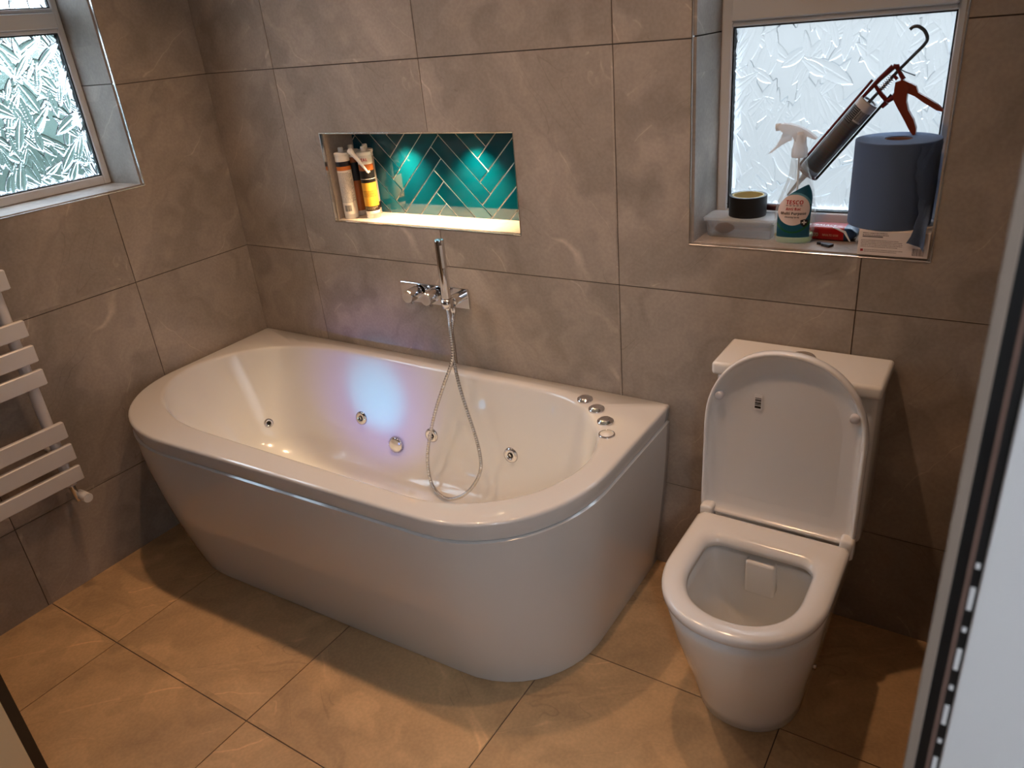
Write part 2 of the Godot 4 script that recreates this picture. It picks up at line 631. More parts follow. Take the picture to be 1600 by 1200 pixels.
	solid("wall_hall_end", Vector3(2.56, -0.02, 0.6), Vector3(3.80, CEIL + 0.02, 0.72), mat.plaster)
	solid("wall_hall_far", Vector3(2.44, -0.02, 3.28), Vector3(3.80, CEIL + 0.02, 3.4), mat.plaster)
	solid("wall_hall_near", Vector3(2.44, -0.02, 2.66), Vector3(2.56, CEIL + 0.02, 3.28), mat.plaster)


# teal herringbone niche, 250 x 50 mm tiles
func build_niche(back: Node3D, n0: Vector2, n1: Vector2) -> void:
	var niche := Node3D.new()
	put(niche, "niche", back)
	var d := 0.14
	lining(niche, "side_tile", Vector3(n0.x - 0.003, n0.y, -d), Vector3(n0.x + 0.004, n1.y, -0.0125), wall_mats[3])
	lining(niche, "side_tile", Vector3(n1.x - 0.004, n0.y, -d), Vector3(n1.x + 0.003, n1.y, -0.0125), wall_mats[0])
	lining(niche, "base_tile", Vector3(n0.x + 0.004, n0.y - 0.003, -d), Vector3(n1.x - 0.004, n0.y + 0.002, -0.0125), wall_mats[1])
	lining(niche, "top_tile", Vector3(n0.x + 0.004, n1.y - 0.004, -d), Vector3(n1.x - 0.004, n1.y + 0.003, -0.0125), wall_mats[2])
	obj("backing", Shape.new().box(Vector3(n0.x - 0.003, n0.y - 0.003, -0.26), Vector3(n1.x + 0.003, n1.y + 0.003, -d - 0.0015), 0.0), mat.white_grout, niche)
	var L := 0.252
	var w := 0.0505
	var o := Vector2(0.696, 0.960)
	var area := rect(n0.x + 0.004, n0.y + 0.002, n1.x - 0.004, n1.y - 0.004)
	var h := 0.0017
	var count := 0
	for pair in range(-2, 4):
		for m in range(-8, 12):
			var base := Vector2(L, -L) * pair + Vector2(w, w) * m
			for q in [[0.0, L, 0.0, w], [L, L + w, w - L, w]]:
				var p := PackedVector2Array()
				for c in [[q[0] + h, q[2] + h], [q[1] - h, q[2] + h], [q[1] - h, q[3] - h], [q[0] + h, q[3] - h]]:
					var uv := base + Vector2(c[0], c[1])
					p.append(o + Vector2(uv.x - uv.y, uv.x + uv.y) / sqrt(2.0))
				for r in Geometry2D.intersect_polygons(p, area):
					if Geometry2D.is_polygon_clockwise(r):
						r.reverse()
					var tilt := Transform3D(Basis.from_euler(Vector3(rng.randf_range(-0.006, 0.006), rng.randf_range(-0.006, 0.006), 0)), Vector3.ZERO)
					var mid := Vector2.ZERO
					for v in r:
						mid += v / r.size()
					var local := PackedVector2Array()
					for v in r:
						local.append(v - mid)
					var top := Geometry2D.offset_polygon(local, -0.0012)
					var s := Shape.new()
					if top.size() == 1 and top[0].size() == local.size():
						pillow(s, local, top[0], tilt)
					else:
						s.prism(local, -0.004, 0.0, tilt)
					var tile := obj("herringbone_tile", s, mat["teal%d" % (count % 3)], niche)
					tile.position = Vector3(mid.x, mid.y, -d + 0.0015)
					count += 1


# a slab with an eased upper edge
func pillow(s: Shape, foot: PackedVector2Array, top: PackedVector2Array, t: Transform3D) -> void:
	# match the first corner of both outlines
	var k := 0
	for i in top.size():
		if top[i].distance_to(foot[0]) < top[k].distance_to(foot[0]):
			k = i
	var rings := []
	for e in [[foot, 0, -0.004], [foot, 0, -0.0008], [top, k, 0.0]]:
		var r := PackedVector3Array()
		for i in foot.size():
			var q: Vector2 = e[0][(i + e[1]) % foot.size()]
			r.append(t * Vector3(q.x, q.y, e[2]))
		rings.append(r)
	s.loft(rings, true, true, [1])


func build_outside() -> void:
	var gm := plain(Color(0.20, 0.23, 0.16), 0.95)
	var lawn := solid("ground_outside", Vector3(-14, -0.5, -14), Vector3(-0.6, -0.3, 14), gm)
	var yard := solid("ground_yard", Vector3(-0.6, -0.5, -14), Vector3(12, -0.3, -0.6), plain(Color(0.52, 0.53, 0.53), 0.95))
	# pale backdrop wall added outside to tone down the right window
	solid("added_backdrop_wall", Vector3(-3.0, -0.3, -3.6), Vector3(9.0, 2.7, -3.3), plain(Color(0.56, 0.54, 0.52), 0.9))
	# hedge added beyond the left window for dark tones in its patterned glass
	var n := noise(77, 1.6, 4)
	var rings := []
	for i in 41:
		var z := -3.0 + 8.0 * i / 40.0
		var r := PackedVector3Array()
		for j in 18:
			var a := PI * j / 17.0
			var p := Vector3(-3.6 + 0.8 * cos(a), -0.35 + 2.05 * pow(sin(a), 0.35), z)
			r.append(p + Vector3(cos(a), sin(a), 0) * 0.35 * n.get_noise_3dv(p * 1.5))
		rings.append(r)
	var hedge := obj("added_hedge", Shape.new().loft(rings), plain(Color(0.27, 0.33, 0.29), 0.9))
	tag(hedge, "dark green hedge added outside for dark tones in the leaf-patterned left window", "hedge")


# ------------------------------------------------------------------ lamps
func build_lamps() -> void:
	var spots := [[0.60, "above the far end of the bath"], [1.20, "above the middle of the bath"], [1.80, "in the ceiling between bath and toilet"]]
	for e in spots:
		var d := thing("downlight", "round recessed ceiling downlight " + e[1], "downlight", Vector3(e[0], CEIL, 0.55), "ceiling downlights")
		obj("bezel", Shape.new().lathe([[0.030, -0.001], [0.030, -0.004], [0.040, -0.005], [0.042, -0.001], [0.042, 0.002], [0.030, 0.002]], Transform3D(), 32, [], true), mat.chrome, d)
		obj("lamp_lens", Shape.new().lathe([[0.029, 0.0], [0.029, -0.0025], [0.02, -0.003]], Transform3D(), 24), glow(LAMP_COLOR, 6.0), d)
		var l := SpotLight3D.new()
		l.light_color = LAMP_COLOR
		l.light_energy = 0.73
		l.light_size = 0.025
		l.spot_angle = 56.0
		l.spot_angle_attenuation = 1.0
		l.spot_range = 8.0
		l.spot_attenuation = 2.0
		l.shadow_enabled = true
		l.position = Vector3(0, -0.012, 0)
		l.rotation.x = -PI / 2
		d.add_child(l)
	for e in [[0.74, "small round light in the niche top nearest the sealant cartridges"], [1.02, "small round light in the niche top over the bare shelf end"]]:
		var d := thing("niche_light", e[1], "downlight", Vector3(e[0], 1.304, -0.075), "lights in the niche")
		obj("lamp_lens", Shape.new().lathe([[0.014, 0.0], [0.014, -0.002], [0.009, -0.0025]], Transform3D(), 20), glow(Color(1.0, 0.88, 0.70), 6.0), d)
		obj("bezel", Shape.new().lathe([[0.015, 0.0], [0.015, -0.003], [0.019, -0.003], [0.019, 0.0]], Transform3D(), 24, [], true), mat.chrome, d)
		var l := SpotLight3D.new()
		l.light_color = Color(1.0, 0.86, 0.66)
		l.light_energy = 0.85
		l.light_size = 0.012
		l.spot_angle = 52.0
		l.spot_angle_attenuation = 1.0
		l.spot_range = 4.0
		l.spot_attenuation = 2.0
		l.shadow_enabled = true
		l.position = Vector3(0, -0.006, 0)
		l.rotation.x = -PI / 2
		d.add_child(l)
	# globe lamp added in the unseen hall to brighten the door jamb
	var h := thing("added_hall_lamp", "white globe lamp added in the unseen hall to brighten the door jamb", "lamp", Vector3(3.15, CEIL, 2.75))
	obj("globe", Shape.new().lathe([[0.001, -0.30], [0.05, -0.29], [0.087, -0.26], [0.1, -0.21], [0.087, -0.16], [0.05, -0.13], [0.03, -0.12]], Transform3D(), 24), glow(Color(0.95, 0.97, 1.0), 3.0), h)
	obj("stem", Shape.new().lathe([[0.05, 0.0], [0.05, -0.02], [0.015, -0.03], [0.015, -0.13]], Transform3D(), 16), mat.white, h)
	var o := OmniLight3D.new()
	o.light_color = Color(0.93, 0.96, 1.0)
	o.light_energy = 0.85
	o.light_size = 0.1
	o.omni_range = 9.0
	o.omni_attenuation = 2.0
	o.shadow_enabled = true
	o.position = Vector3(0, -0.21, 0)
	h.add_child(o)


# ------------------------------------------------------------------ bath
const RIM := 0.568
const BATH_FLOOR := 0.150
const HUB := Vector2(0.86, 0.375)

# distance from the hub to an outline of the bath in direction a
func ray_to(poly: PackedVector2Array, a: float, hub := HUB) -> float:
	var d := Vector2(cos(a), sin(a))
	var best := 0.0
	for i in poly.size():
		var p := poly[i] - hub
		var e := poly[(i + 1) % poly.size()] - poly[i]
		var den := d.cross(e)
		if absf(den) < 1e-9:
			continue
		var s := p.cross(e) / den
		var k := p.cross(d) / den
		if s > 0 and k >= -1e-6 and k <= 1.0 + 1e-6:
			best = maxf(best, s)
	return best


# outer edge: square at the wall, round at both front corners; ins shrinks sides and front
func bath_outline(ins: float, side := -1.0) -> PackedVector2Array:
	var e := ins if side < 0 else side
	var p := PackedVector2Array([Vector2(0.003 + minf(e, 0.02) * 0.4, 0.003), Vector2(1.70 - e, 0.003)])
	var c := Vector2(1.375, 0.385)
	var r := Vector2(0.325 - e, 0.368 - ins)
	for i in 21:
		var a := PI / 2 * i / 20.0
		p.append(c + Vector2(r.x * pow(cos(a), 0.96), r.y * pow(sin(a), 0.96)))
	c = Vector2(0.425, 0.425)
	r = Vector2(0.422 - e * 1.6, 0.363 - ins)
	for i in 21:
		var a := PI / 2 + PI / 2 * i / 20.0
		p.append(c + Vector2(-r.x * pow(absf(cos(a)), 0.96), r.y * pow(sin(a), 0.96)))
	return p


# inside of the tub at a height
func tub_outline(y: float, grow := 0.0) -> PackedVector2Array:
	var s := clampf((RIM - 0.012 - y) / (RIM - 0.012 - BATH_FLOOR), 0.0, 1.0)
	var t := s
	# straight slope, then a fillet into the floor
	var f := 0.72 * s
	if s > 0.72:
		var q := (s - 0.72) / 0.28
		f = 0.72 * 0.72 + 0.72 * (s - 0.72) + 1.1 * (1.0 - sqrt(maxf(0.0, 1.0 - q * q)))
	else:
		f = 0.72 * s
	var xl := lerpf(0.50, 0.68, f)
	var al := lerpf(0.45, 0.38, f)
	var xr := lerpf(1.30, 1.24, f)
	var ar := lerpf(0.325, 0.235, f)
	var b := lerpf(0.310, 0.235, f)
	var p := PackedVector2Array()
	for i in 25:
		var a := -PI / 2 + PI * i / 24.0
		p.append(Vector2(xr + (ar + grow) * cos(a), 0.375 + (b + grow) * sin(a)))
	for i in 25:
		var a := PI / 2 + PI * i / 24.0
		p.append(Vector2(xl + (al + grow) * cos(a), 0.375 + (b + grow) * sin(a)))
	return p


func bath_angles() -> Array:
	var out := []
	for i in 144:
		out.append(TAU * i / 144.0)
	for c in [Vector2(0.003, 0.003), Vector2(1.70, 0.003)]:
		out.append(fposmod((c - HUB).angle(), TAU))
	out.sort()
	return out


func bath_ring(poly: PackedVector2Array, y: float, angles: Array) -> PackedVector3Array:
	var r := PackedVector3Array()
	for a in angles:
		var k := ray_to(poly, a)
		r.append(Vector3(HUB.x + k * cos(a), y, HUB.y + k * sin(a)))
	return r


func inside_tub(p: Vector3) -> bool:
	return p.y > BATH_FLOOR and (p.y > RIM or Geometry2D.is_point_in_polygon(Vector2(p.x, p.z), tub_outline(p.y)))


# where a pixel's line of sight first meets the inside of the tub, with the wall's normal as the basis' y
func on_tub(u: float, v: float) -> Transform3D:
	var d := look(u, v).normalized()
	var p := on_y(u, v, RIM - 0.001)
	while inside_tub(p):
		p += d * 0.001
	var n := Vector3.ZERO
	for k in 400:
		var a := Vector3(rng.randf_range(-1, 1), rng.randf_range(-1, 1), rng.randf_range(-1, 1)) * 0.02
		if inside_tub(p + a):
			n += a
	n = n.normalized()
	var x := n.cross(Vector3.UP).normalized()
	return Transform3D(Basis(x, n, x.cross(n)), p)


func build_bath() -> void:
	var bath := thing("bathtub", "white back-to-wall whirlpool bath with curved front panel and chrome jets", "bathtub")
	var an := bath_angles()
	var rings := []
	# underside, lip, rim, inside
	for y in [BATH_FLOOR - 0.008, BATH_FLOOR + 0.03, 0.25, 0.40, 0.50]:
		rings.append(bath_ring(tub_outline(maxf(y, BATH_FLOOR + 0.004), 0.008), y, an))
	rings.append(bath_ring(bath_outline(0.020), 0.517, an))
	rings.append(bath_ring(bath_outline(0.0065), 0.517, an))
	rings.append(bath_ring(bath_outline(0.006), 0.519, an))
	rings.append(bath_ring(bath_outline(0.0), RIM - 0.009, an))
	rings.append(bath_ring(bath_outline(0.0012), RIM - 0.004, an))
	rings.append(bath_ring(bath_outline(0.0045), RIM - 0.0008, an))
	rings.append(bath_ring(bath_outline(0.009), RIM, an))
	rings.append(bath_ring(tub_outline(RIM, 0.016), RIM, an))
	rings.append(bath_ring(tub_outline(RIM, 0.009), RIM - 0.001, an))
	rings.append(bath_ring(tub_outline(RIM, 0.004), RIM - 0.004, an))
	for k in 25:
		var s := k / 24.0
		s = s if s < 0.6 else 0.6 + 0.4 * sin((s - 0.6) / 0.4 * PI / 2)
		var y := lerpf(RIM - 0.012, BATH_FLOOR, s)
		rings.append(bath_ring(tub_outline(y), y, an))
	rings.append(bath_ring(tub_outline(BATH_FLOOR, -0.05), BATH_FLOOR - 0.002, an))
	obj("tub", Shape.new().loft(rings, true, true, [5, 6]), mat.acrylic, bath)
	# front panel: a thin shell that leans in towards the floor
	rings = []
	var inner := []
	for k in 15:
		var y := 0.514 * (1.0 - k / 14.0) + 0.002
		var q := 1.0 - y / 0.516
		var ins := 0.0005 + 0.082 * pow(q, 1.7)
		var side := 0.0005 + 0.042 * pow(q, 1.7)
		if k == 0:
			rings.append(bath_ring(bath_outline(ins + 0.006, side + 0.006), y, an))
			y -= 0.003
		rings.append(bath_ring(bath_outline(ins, side), y, an))
		inner.push_front(bath_ring(bath_outline(ins + 0.02, side + 0.02), y, an))
	obj("front_panel", Shape.new().loft(rings + inner, false, false, [1, 15], true), mat.acrylic, bath)

	# jets, suction, drain
	for e in [[565, 653], [675, 680], [798.5, 711]]:
		var t := on_tub(e[0], e[1])
		var j := obj("jet", Shape.new().lathe([[0.0005, 0.0035], [0.009, 0.004], [0.010, 0.007], [0.018, 0.0085], [0.024, 0.006], [0.0265, 0.001], [0.0265, -0.004]], t, 32), mat.chrome, bath)
		obj("nozzle", Shape.new().lathe([[0.0085, 0.0045], [0.0085, 0.0068], [0.0065, 0.0072], [0.0065, 0.0045]], t, 20, [], true), mat.rubber, j)
		obj("nozzle_eye", Shape.new().lathe([[0.0035, 0.0038], [0.0035, 0.0066], [0.0005, 0.0066]], t, 14), mat.chrome, j)
	var t := on_tub(621, 694)
	var suction := obj("suction_cover", Shape.new().lathe([[0.0005, 0.016], [0.022, 0.0155], [0.026, 0.0135], [0.027, 0.012], [0.027, -0.004]], t, 36), mat.chrome, bath)
	for k in 28:
		var a := TAU * k / 28
		obj("cover_fin", Shape.new().box(Vector3(-0.0011, 0.001, 0.0265), Vector3(0.0011, 0.013, 0.0315), 0.0004, t * Transform3D(Basis(Vector3.UP, a), Vector3.ZERO)), mat.chrome, suction)
	t = on_tub(420, 661)
	var dr := obj("air_jet", Shape.new().lathe([[0.0005, 0.002], [0.008, 0.0025], [0.010, 0.006], [0.0155, 0.005], [0.018, 0.0], [0.018, -0.004]], t, 28), mat.chrome, bath)
	obj("jet_hole", Shape.new().lathe([[0.0055, 0.002], [0.0055, 0.004], [0.0005, 0.0045]], t, 18), mat.rubber, dr)
	# coloured lamp in the front side of the tub, facing the back
	var ly := 0.30
	var lz := 0.0
	for p in tub_outline(ly):
		lz = maxf(lz, p.y)
	var led := Node3D.new()
	put(led, "bath_light", bath)
	led.position = Vector3(0.70, ly, lz)
	led.rotation.x = -PI / 2
	obj("lamp_ring", Shape.new().lathe([[0.02, -0.002], [0.02, 0.006], [0.028, 0.004], [0.029, -0.002]], Transform3D(), 28, [], true), mat.chrome, led)
	obj("lamp_lens", Shape.new().lathe([[0.0195, -0.002], [0.0195, 0.003], [0.012, 0.006], [0.001, 0.007]], Transform3D(), 24), glow(Color(0.1, 0.75, 1.0), 5.0), led)
	for e in [[Color(0.0, 0.90, 1.0), 0.19, 17.0], [Color(0.15, 0.30, 1.0), 0.15, 33.0]]:
		var l := SpotLight3D.new()
		l.light_color = e[0]
		l.light_energy = e[1]
		l.light_size = 0.012
		l.spot_angle = e[2]
		l.spot_angle_attenuation = 1.0
		l.spot_range = 5.0
		l.spot_attenuation = 2.0
		l.shadow_enabled = true
		bath.add_child(l)
		l.position = Vector3(0.70, ly + 0.002, lz - 0.014)
		l.look_at_from_position(l.position, Vector3(0.63, 0.42, 0.09))
	# controls on the rim
	for e in [[914, 622.5], [932, 637.5], [946, 656.5]]:
		var p := on_y(e[0], e[1], RIM + 0.006)
		p.y = RIM
		obj("control_knob", Shape.new().lathe([[0.0225, -0.001], [0.0235, 0.003], [0.0225, 0.006], [0.019, 0.007], [0.0175, 0.010], [0.012, 0.0125], [0.001, 0.0135]], Transform3D(Basis(), p), 32), mat.chrome, bath)
	var p4 := on_y(948, 678, RIM + 0.003)
	p4.y = RIM
	var kn := obj("control_ring", Shape.new().lathe([[0.019, -0.001], [0.019, 0.005], [0.022, 0.004], [0.0225, -0.001]], Transform3D(Basis(), p4), 32, [], true), mat.chrome, bath)
	obj("control_disc", Shape.new().lathe([[0.0188, -0.001], [0.0188, 0.004], [0.010, 0.0035], [0.009, 0.0048], [0.001, 0.005]], Transform3D(Basis(), p4), 28), mat.white, kn)


# ------------------------------------------------------------------ toilet
const PAN_X := 2.0655

# D-shaped outline, straight at the back, round in front
func d_outline(hw: float, zb: float, zf: float, corner := 0.02, bulge := 0.92) -> PackedVector2Array:
	var p := PackedVector2Array()
	var a := minf(hw * 1.12, (zf - zb) * 0.7)
	for i in 5:
		var q := PI + PI / 2 * i / 4.0
		p.append(Vector2(PAN_X - hw + corner + corner * cos(q), zb + corner + corner * sin(q)))
	for i in 5:
		var q := 1.5 * PI + PI / 2 * i / 4.0
		p.append(Vector2(PAN_X + hw - corner + corner * cos(q), zb + corner + corner * sin(q)))
	for i in 25:
		var q := PI * i / 24.0
		var c := cos(q)
		var s := sin(q)
		p.append(Vector2(PAN_X + hw * signf(c) * pow(absf(c), bulge), zf - a + a * pow(s, bulge)))
	return p


func hub_ring(poly: PackedVector2Array, y: float, hub: Vector2, n := 96) -> PackedVector3Array:
	var r := PackedVector3Array()
	for i in n:
		var a := TAU * (i + 0.5) / n
		var k := ray_to(poly, a, hub)
		r.append(Vector3(hub.x + k * cos(a), y, hub.y + k * sin(a)))
	return r


func build_toilet() -> void:
	var wc := thing("toilet", "white close-coupled toilet with lid raised beside the bath", "toilet")
	var hub := Vector2(PAN_X, 0.42)
	var rings := []
	for e in [[0.0, 0.118, 0.494], [0.006, 0.124, 0.502], [0.05, 0.128, 0.516], [0.12, 0.137, 0.543], [0.2, 0.150, 0.578], [0.28, 0.162, 0.610], [0.34, 0.168, 0.631], [0.368, 0.1705, 0.640], [0.379, 0.1700, 0.640], [0.386, 0.166, 0.636], [0.389, 0.160, 0.630]]:
		rings.append(hub_ring(d_outline(e[1], 0.02, e[2], 0.02), e[0], hub))
	for e in [[0.389, 0.132, 0.335, 0.612], [0.384, 0.126, 0.338, 0.606], [0.36, 0.126, 0.335, 0.606], [0.31, 0.124, 0.325, 0.600], [0.26, 0.110, 0.322, 0.578], [0.215, 0.086, 0.325, 0.545], [0.19, 0.066, 0.335, 0.515], [0.165, 0.052, 0.345, 0.480], [0.13, 0.045, 0.350, 0.465], [0.11, 0.036, 0.355, 0.455]]:
		rings.append(hub_ring(d_outline(e[1], e[2], e[3], 0.03), e[0], hub))
	obj("pan", Shape.new().loft(rings), mat.ceramic, wc)
	var water := plain(Color(0.9, 0.95, 0.95, 0.12), 0.02)
	water.transparency = BaseMaterial3D.TRANSPARENCY_ALPHA
	obj("water", Shape.new().loft([hub_ring(d_outline(0.049, 0.348, 0.472, 0.03), 0.146, hub), hub_ring(d_outline(0.050, 0.347, 0.474, 0.03), 0.148, hub)]), water, wc)
	obj("flush_spreader", Shape.new().soft_box(Vector3(PAN_X - 0.034, 0.295, 0.318), Vector3(PAN_X + 0.036, 0.390, 0.356), 0.008), mat.ceramic, wc)
	# seat ring
	var hs := Vector2(PAN_X, 0.47)
	rings = []
	for e in [[0.410, 0.004], [0.4115, 0.0008], [0.420, 0.0], [0.429, 0.001], [0.433, 0.007], [0.4355, 0.016], [0.436, 0.026]]:
		rings.append(hub_ring(d_outline(0.1785 - e[1], 0.262 + e[1], 0.658 - e[1], 0.014), e[0], hs))
	for e in [[0.4355, 0.022], [0.433, 0.012], [0.428, 0.005], [0.420, 0.0], [0.409, -0.002]]:
		rings.append(hub_ring(d_outline(0.124 + e[1], 0.349 - e[1], 0.604 + e[1], 0.035), e[0], hs))
	obj("seat", Shape.new().loft(rings, false, false, [], true), mat.seat, wc)
	# lid, standing up on its hinges
	var lid := Node3D.new()
	put(lid, "lid", wc)
	lid.position = Vector3(-0.003, 0.418, 0.243)
	lid.rotation.x = -0.05
	var hl := Vector2(PAN_X, 0.23)
	var lr := []
	for e in [[-0.030, 0.03], [-0.032, 0.016], [-0.030, 0.006], [-0.024, 0.001], [-0.012, 0.0], [-0.003, 0.001], [0.0, 0.004], [-0.0008, 0.008], [-0.005, 0.0105], [-0.010, 0.014], [-0.0155, 0.030], [-0.018, 0.055]]:
		var r := PackedVector3Array()
		for p in hub_ring(d_outline(0.1835 - e[1], 0.0 + e[1], 0.452 - e[1], 0.012), 0.0, hl):
			r.append(Vector3(p.x, p.z, e[0]))
		lr.append(r)
	obj("lid_shell", Shape.new().loft(lr), mat.seat, lid)
	for e in [[-0.150, 0.322], [0.150, 0.322]]:
		obj("bumper", Shape.new().lathe([[0.0105, -0.016], [0.0105, -0.002], [0.007, 0.0], [0.0008, 0.0]], Transform3D(Basis(Vector3.RIGHT, PI / 2), Vector3(PAN_X + e[0], e[1], -0.001)), 18), plain(Color(0.8, 0.8, 0.82), 0.35), lid)
	# barcode sticker
	var st := Node3D.new()
	put(st, "sticker", lid)
	obj("paper", Shape.new().box(Vector3(PAN_X - 0.070, 0.298, -0.0158), Vector3(PAN_X - 0.052, 0.338, -0.0154), 0.0), plain(Color(0.93, 0.93, 0.93), 0.6), st)
	var bars := Shape.new()
	for e in [[0.302, 0.0055], [0.310, 0.002], [0.3135, 0.003], [0.318, 0.0012], [0.321, 0.003], [0.3265, 0.0015]]:
		bars.box(Vector3(PAN_X - 0.068, e[0], -0.0156), Vector3(PAN_X - 0.054, e[0] + e[1], -0.0151), 0.0)
	obj("barcode", bars, mat.black, st)
	for sx in [-1, 1]:
		var hx: float = PAN_X + sx * 0.166
		obj("hinge", Shape.new().soft_box(Vector3(hx - 0.016, 0.390, 0.222), Vector3(hx + 0.016, 0.443, 0.260), 0.008), mat.seat, wc)
	# cistern
	obj("cistern", Shape.new().soft_box(Vector3(1.8805, 0.36, 0.004), Vector3(2.2445, 0.768, 0.155), 0.018), mat.ceramic, wc)
	obj("cistern_lid", Shape.new().soft_box(Vector3(1.8725, 0.764, 0.003), Vector3(2.2535, 0.7975, 0.168), 0.009), mat.ceramic, wc)
	obj("flush_button", Shape.new().lathe([[0.030, 0.0], [0.031, 0.004], [0.026, 0.009], [0.024, 0.006], [0.012, 0.0085], [0.001, 0.009]], Transform3D(Basis(), Vector3(2.063, 0.7975, 0.075)), 32), mat.chrome, wc)
	obj("fixing_cap", Shape.new().lathe([[0.008, -0.004], [0.008, 0.003], [0.005, 0.005], [0.001, 0.0055]], Transform3D(Basis(Vector3.FORWARD, PI / 2), Vector3(PAN_X + 0.1315, 0.06, 0.28)), 16), mat.chrome, wc)


# ------------------------------------------------------------------ taps and shower
func build_taps() -> void:
	var mx := thing("bath_mixer", "chrome wall-mounted bath mixer plate with two round knobs", "tap")
	obj("wall_plate", Shape.new().box(Vector3(0.757, 0.772, 0.0), Vector3(1.032, 0.839, 0.009), 0.0015), mat.chrome, mx)
	var fwd := Basis(Vector3.RIGHT, PI / 2)
	for x in [0.832, 0.908]:
		var k := obj("knob", Shape.new().lathe([[0.013, 0.008], [0.013, 0.016], [0.020, 0.017], [0.021, 0.019], [0.021, 0.068], [0.020, 0.0695], [0.001, 0.0695]], Transform3D(fwd, Vector3(x, 0.812, 0)), 32, [1, 2, 5]), mat.chrome, mx)
		obj("lever", Shape.new().pipe([Vector3(x, 0.812, 0.045), Vector3(x + 0.004, 0.784, 0.050)], 0.0038, 10), mat.chrome, k)
	var arm := obj("outlet", Shape.new().lathe([[0.017, 0.008], [0.017, 0.052], [0.014, 0.054], [0.014, 0.075], [0.001, 0.076]], Transform3D(fwd, Vector3(1.000, 0.812, 0)), 28, [1, 3]), mat.chrome, mx)
	obj("handset_cradle", Shape.new().lathe([[0.0148, -0.014], [0.0185, -0.014], [0.0185, 0.014], [0.0148, 0.014]], Transform3D(Basis(), Vector3(1.014, 0.822, 0.092)), 24, [], true), mat.chrome, arm)
	obj("hose_union", Shape.new().lathe([[0.009, 0.0], [0.010, -0.012], [0.008, -0.026], [0.001, -0.026]], Transform3D(Basis(), Vector3(1.006, 0.799, 0.056)), 18), mat.chrome, arm)
	var hs := thing("shower_handset", "slim chrome pencil shower handset standing upright in the mixer's cradle", "shower head", Vector3(1.014, 0.80, 0.092))
	obj("body", Shape.new().lathe([[0.0075, 0.0], [0.0105, 0.012], [0.0145, 0.030], [0.0145, 0.216], [0.0135, 0.219], [0.001, 0.219]], Transform3D(), 28, [3, 4]), mat.chrome, hs)
	obj("spray_face", Shape.new().box(Vector3(-0.004, 0.135, 0.0125), Vector3(0.004, 0.205, 0.0152), 0.001, Transform3D(Basis(Vector3.UP, 0.9), Vector3.ZERO)), plain(Color(0.75, 0.75, 0.76), 0.3), hs)
	# hose: from the handset down into the tub, round and back up to the outlet
	var pts := [Vector3(1.014, 0.802, 0.092), Vector3(1.016, 0.775, 0.093)]
	for e in [[704, 520, 0.105], [707, 560, 0.110], [694, 600, 0.118], [681, 640, 0.128], [672, 680, 0.142], [668, 715, 0.155], [672, 748, 0.172], [683, 769, 0.192], [700, 779.5, 0.205], [722, 775, 0.200], [741, 757, 0.182], [751, 733, 0.165], [749, 705, 0.150], [740, 672, 0.138], [728, 636, 0.128], [716, 596, 0.116], [709, 560, 0.098], [706, 520, 0.080]]:
		pts.append(on_z(e[0], e[1], e[2]))
	pts.append(Vector3(1.006, 0.772, 0.056))
	pts.append(Vector3(1.006, 0.784, 0.056))
	var path := smooth_path(pts, 40)
	var ribs := []
	for i in path.size():
		ribs.append(0.0062 if i % 4 < 2 else 0.0052)
	var hose := obj("shower_hose", Shape.new().pipe(path, ribs, 9), plain(Color(0.78, 0.78, 0.79), 0.2, 1.0))
	tag(hose, "ribbed chrome shower hose looping down into the bath", "hose")


# ------------------------------------------------------------------ radiator
func build_radiator() -> void:
	var r := thing("towel_radiator", "white towel radiator with flat bars on the wall below the window", "radiator", Vector3(0, 0, 0))
	for e in [[1.027, 1.084], [0.883, 0.934], [0.804, 0.857], [0.730, 0.781], [0.547, 0.602], [0.470, 0.526], [0.398, 0.449]]:
		obj("bar", Shape.new().box(Vector3(0.084, e[0], 0.878), Vector3(0.100, e[1], 1.42), 0.003), mat.rad, r)
	for z in [0.912, 1.386]:
		obj("upright", Shape.new().pipe([Vector3(0.068, 0.385, z), Vector3(0.068, 0.40, z), Vector3(0.068, 1.10, z)], 0.0165, 18), mat.rad, r)
		for y in [0.50, 1.0]:
			obj("wall_bracket", Shape.new().pipe([Vector3(0.0, y, z), Vector3(0.055, y, z)], 0.008, 12), mat.rad, r)
	var v := Node3D.new()
	put(v, "valve", r)
	obj("valve_tail", Shape.new().pipe([Vector3(0.068, 0.386, 0.912), Vector3(0.068, 0.345, 0.908), Vector3(0.068, 0.325, 0.905)], [0.009, 0.011, 0.011], 16), mat.chrome, v)
	obj("valve_head", Shape.new().lathe([[0.0145, 0.0], [0.0155, 0.002], [0.0155, 0.054], [0.0145, 0.056], [0.001, 0.056]], Transform3D(Basis(Vector3.FORWARD, PI / 2) , Vector3(0.058, 0.338, 0.896)), 24, [1, 3]), mat.white, v)
	obj("feed_pipe", Shape.new().pipe([Vector3(0.0, 0.325, 0.905), Vector3(0.06, 0.325, 0.905)], 0.0075, 12), mat.chrome, v)


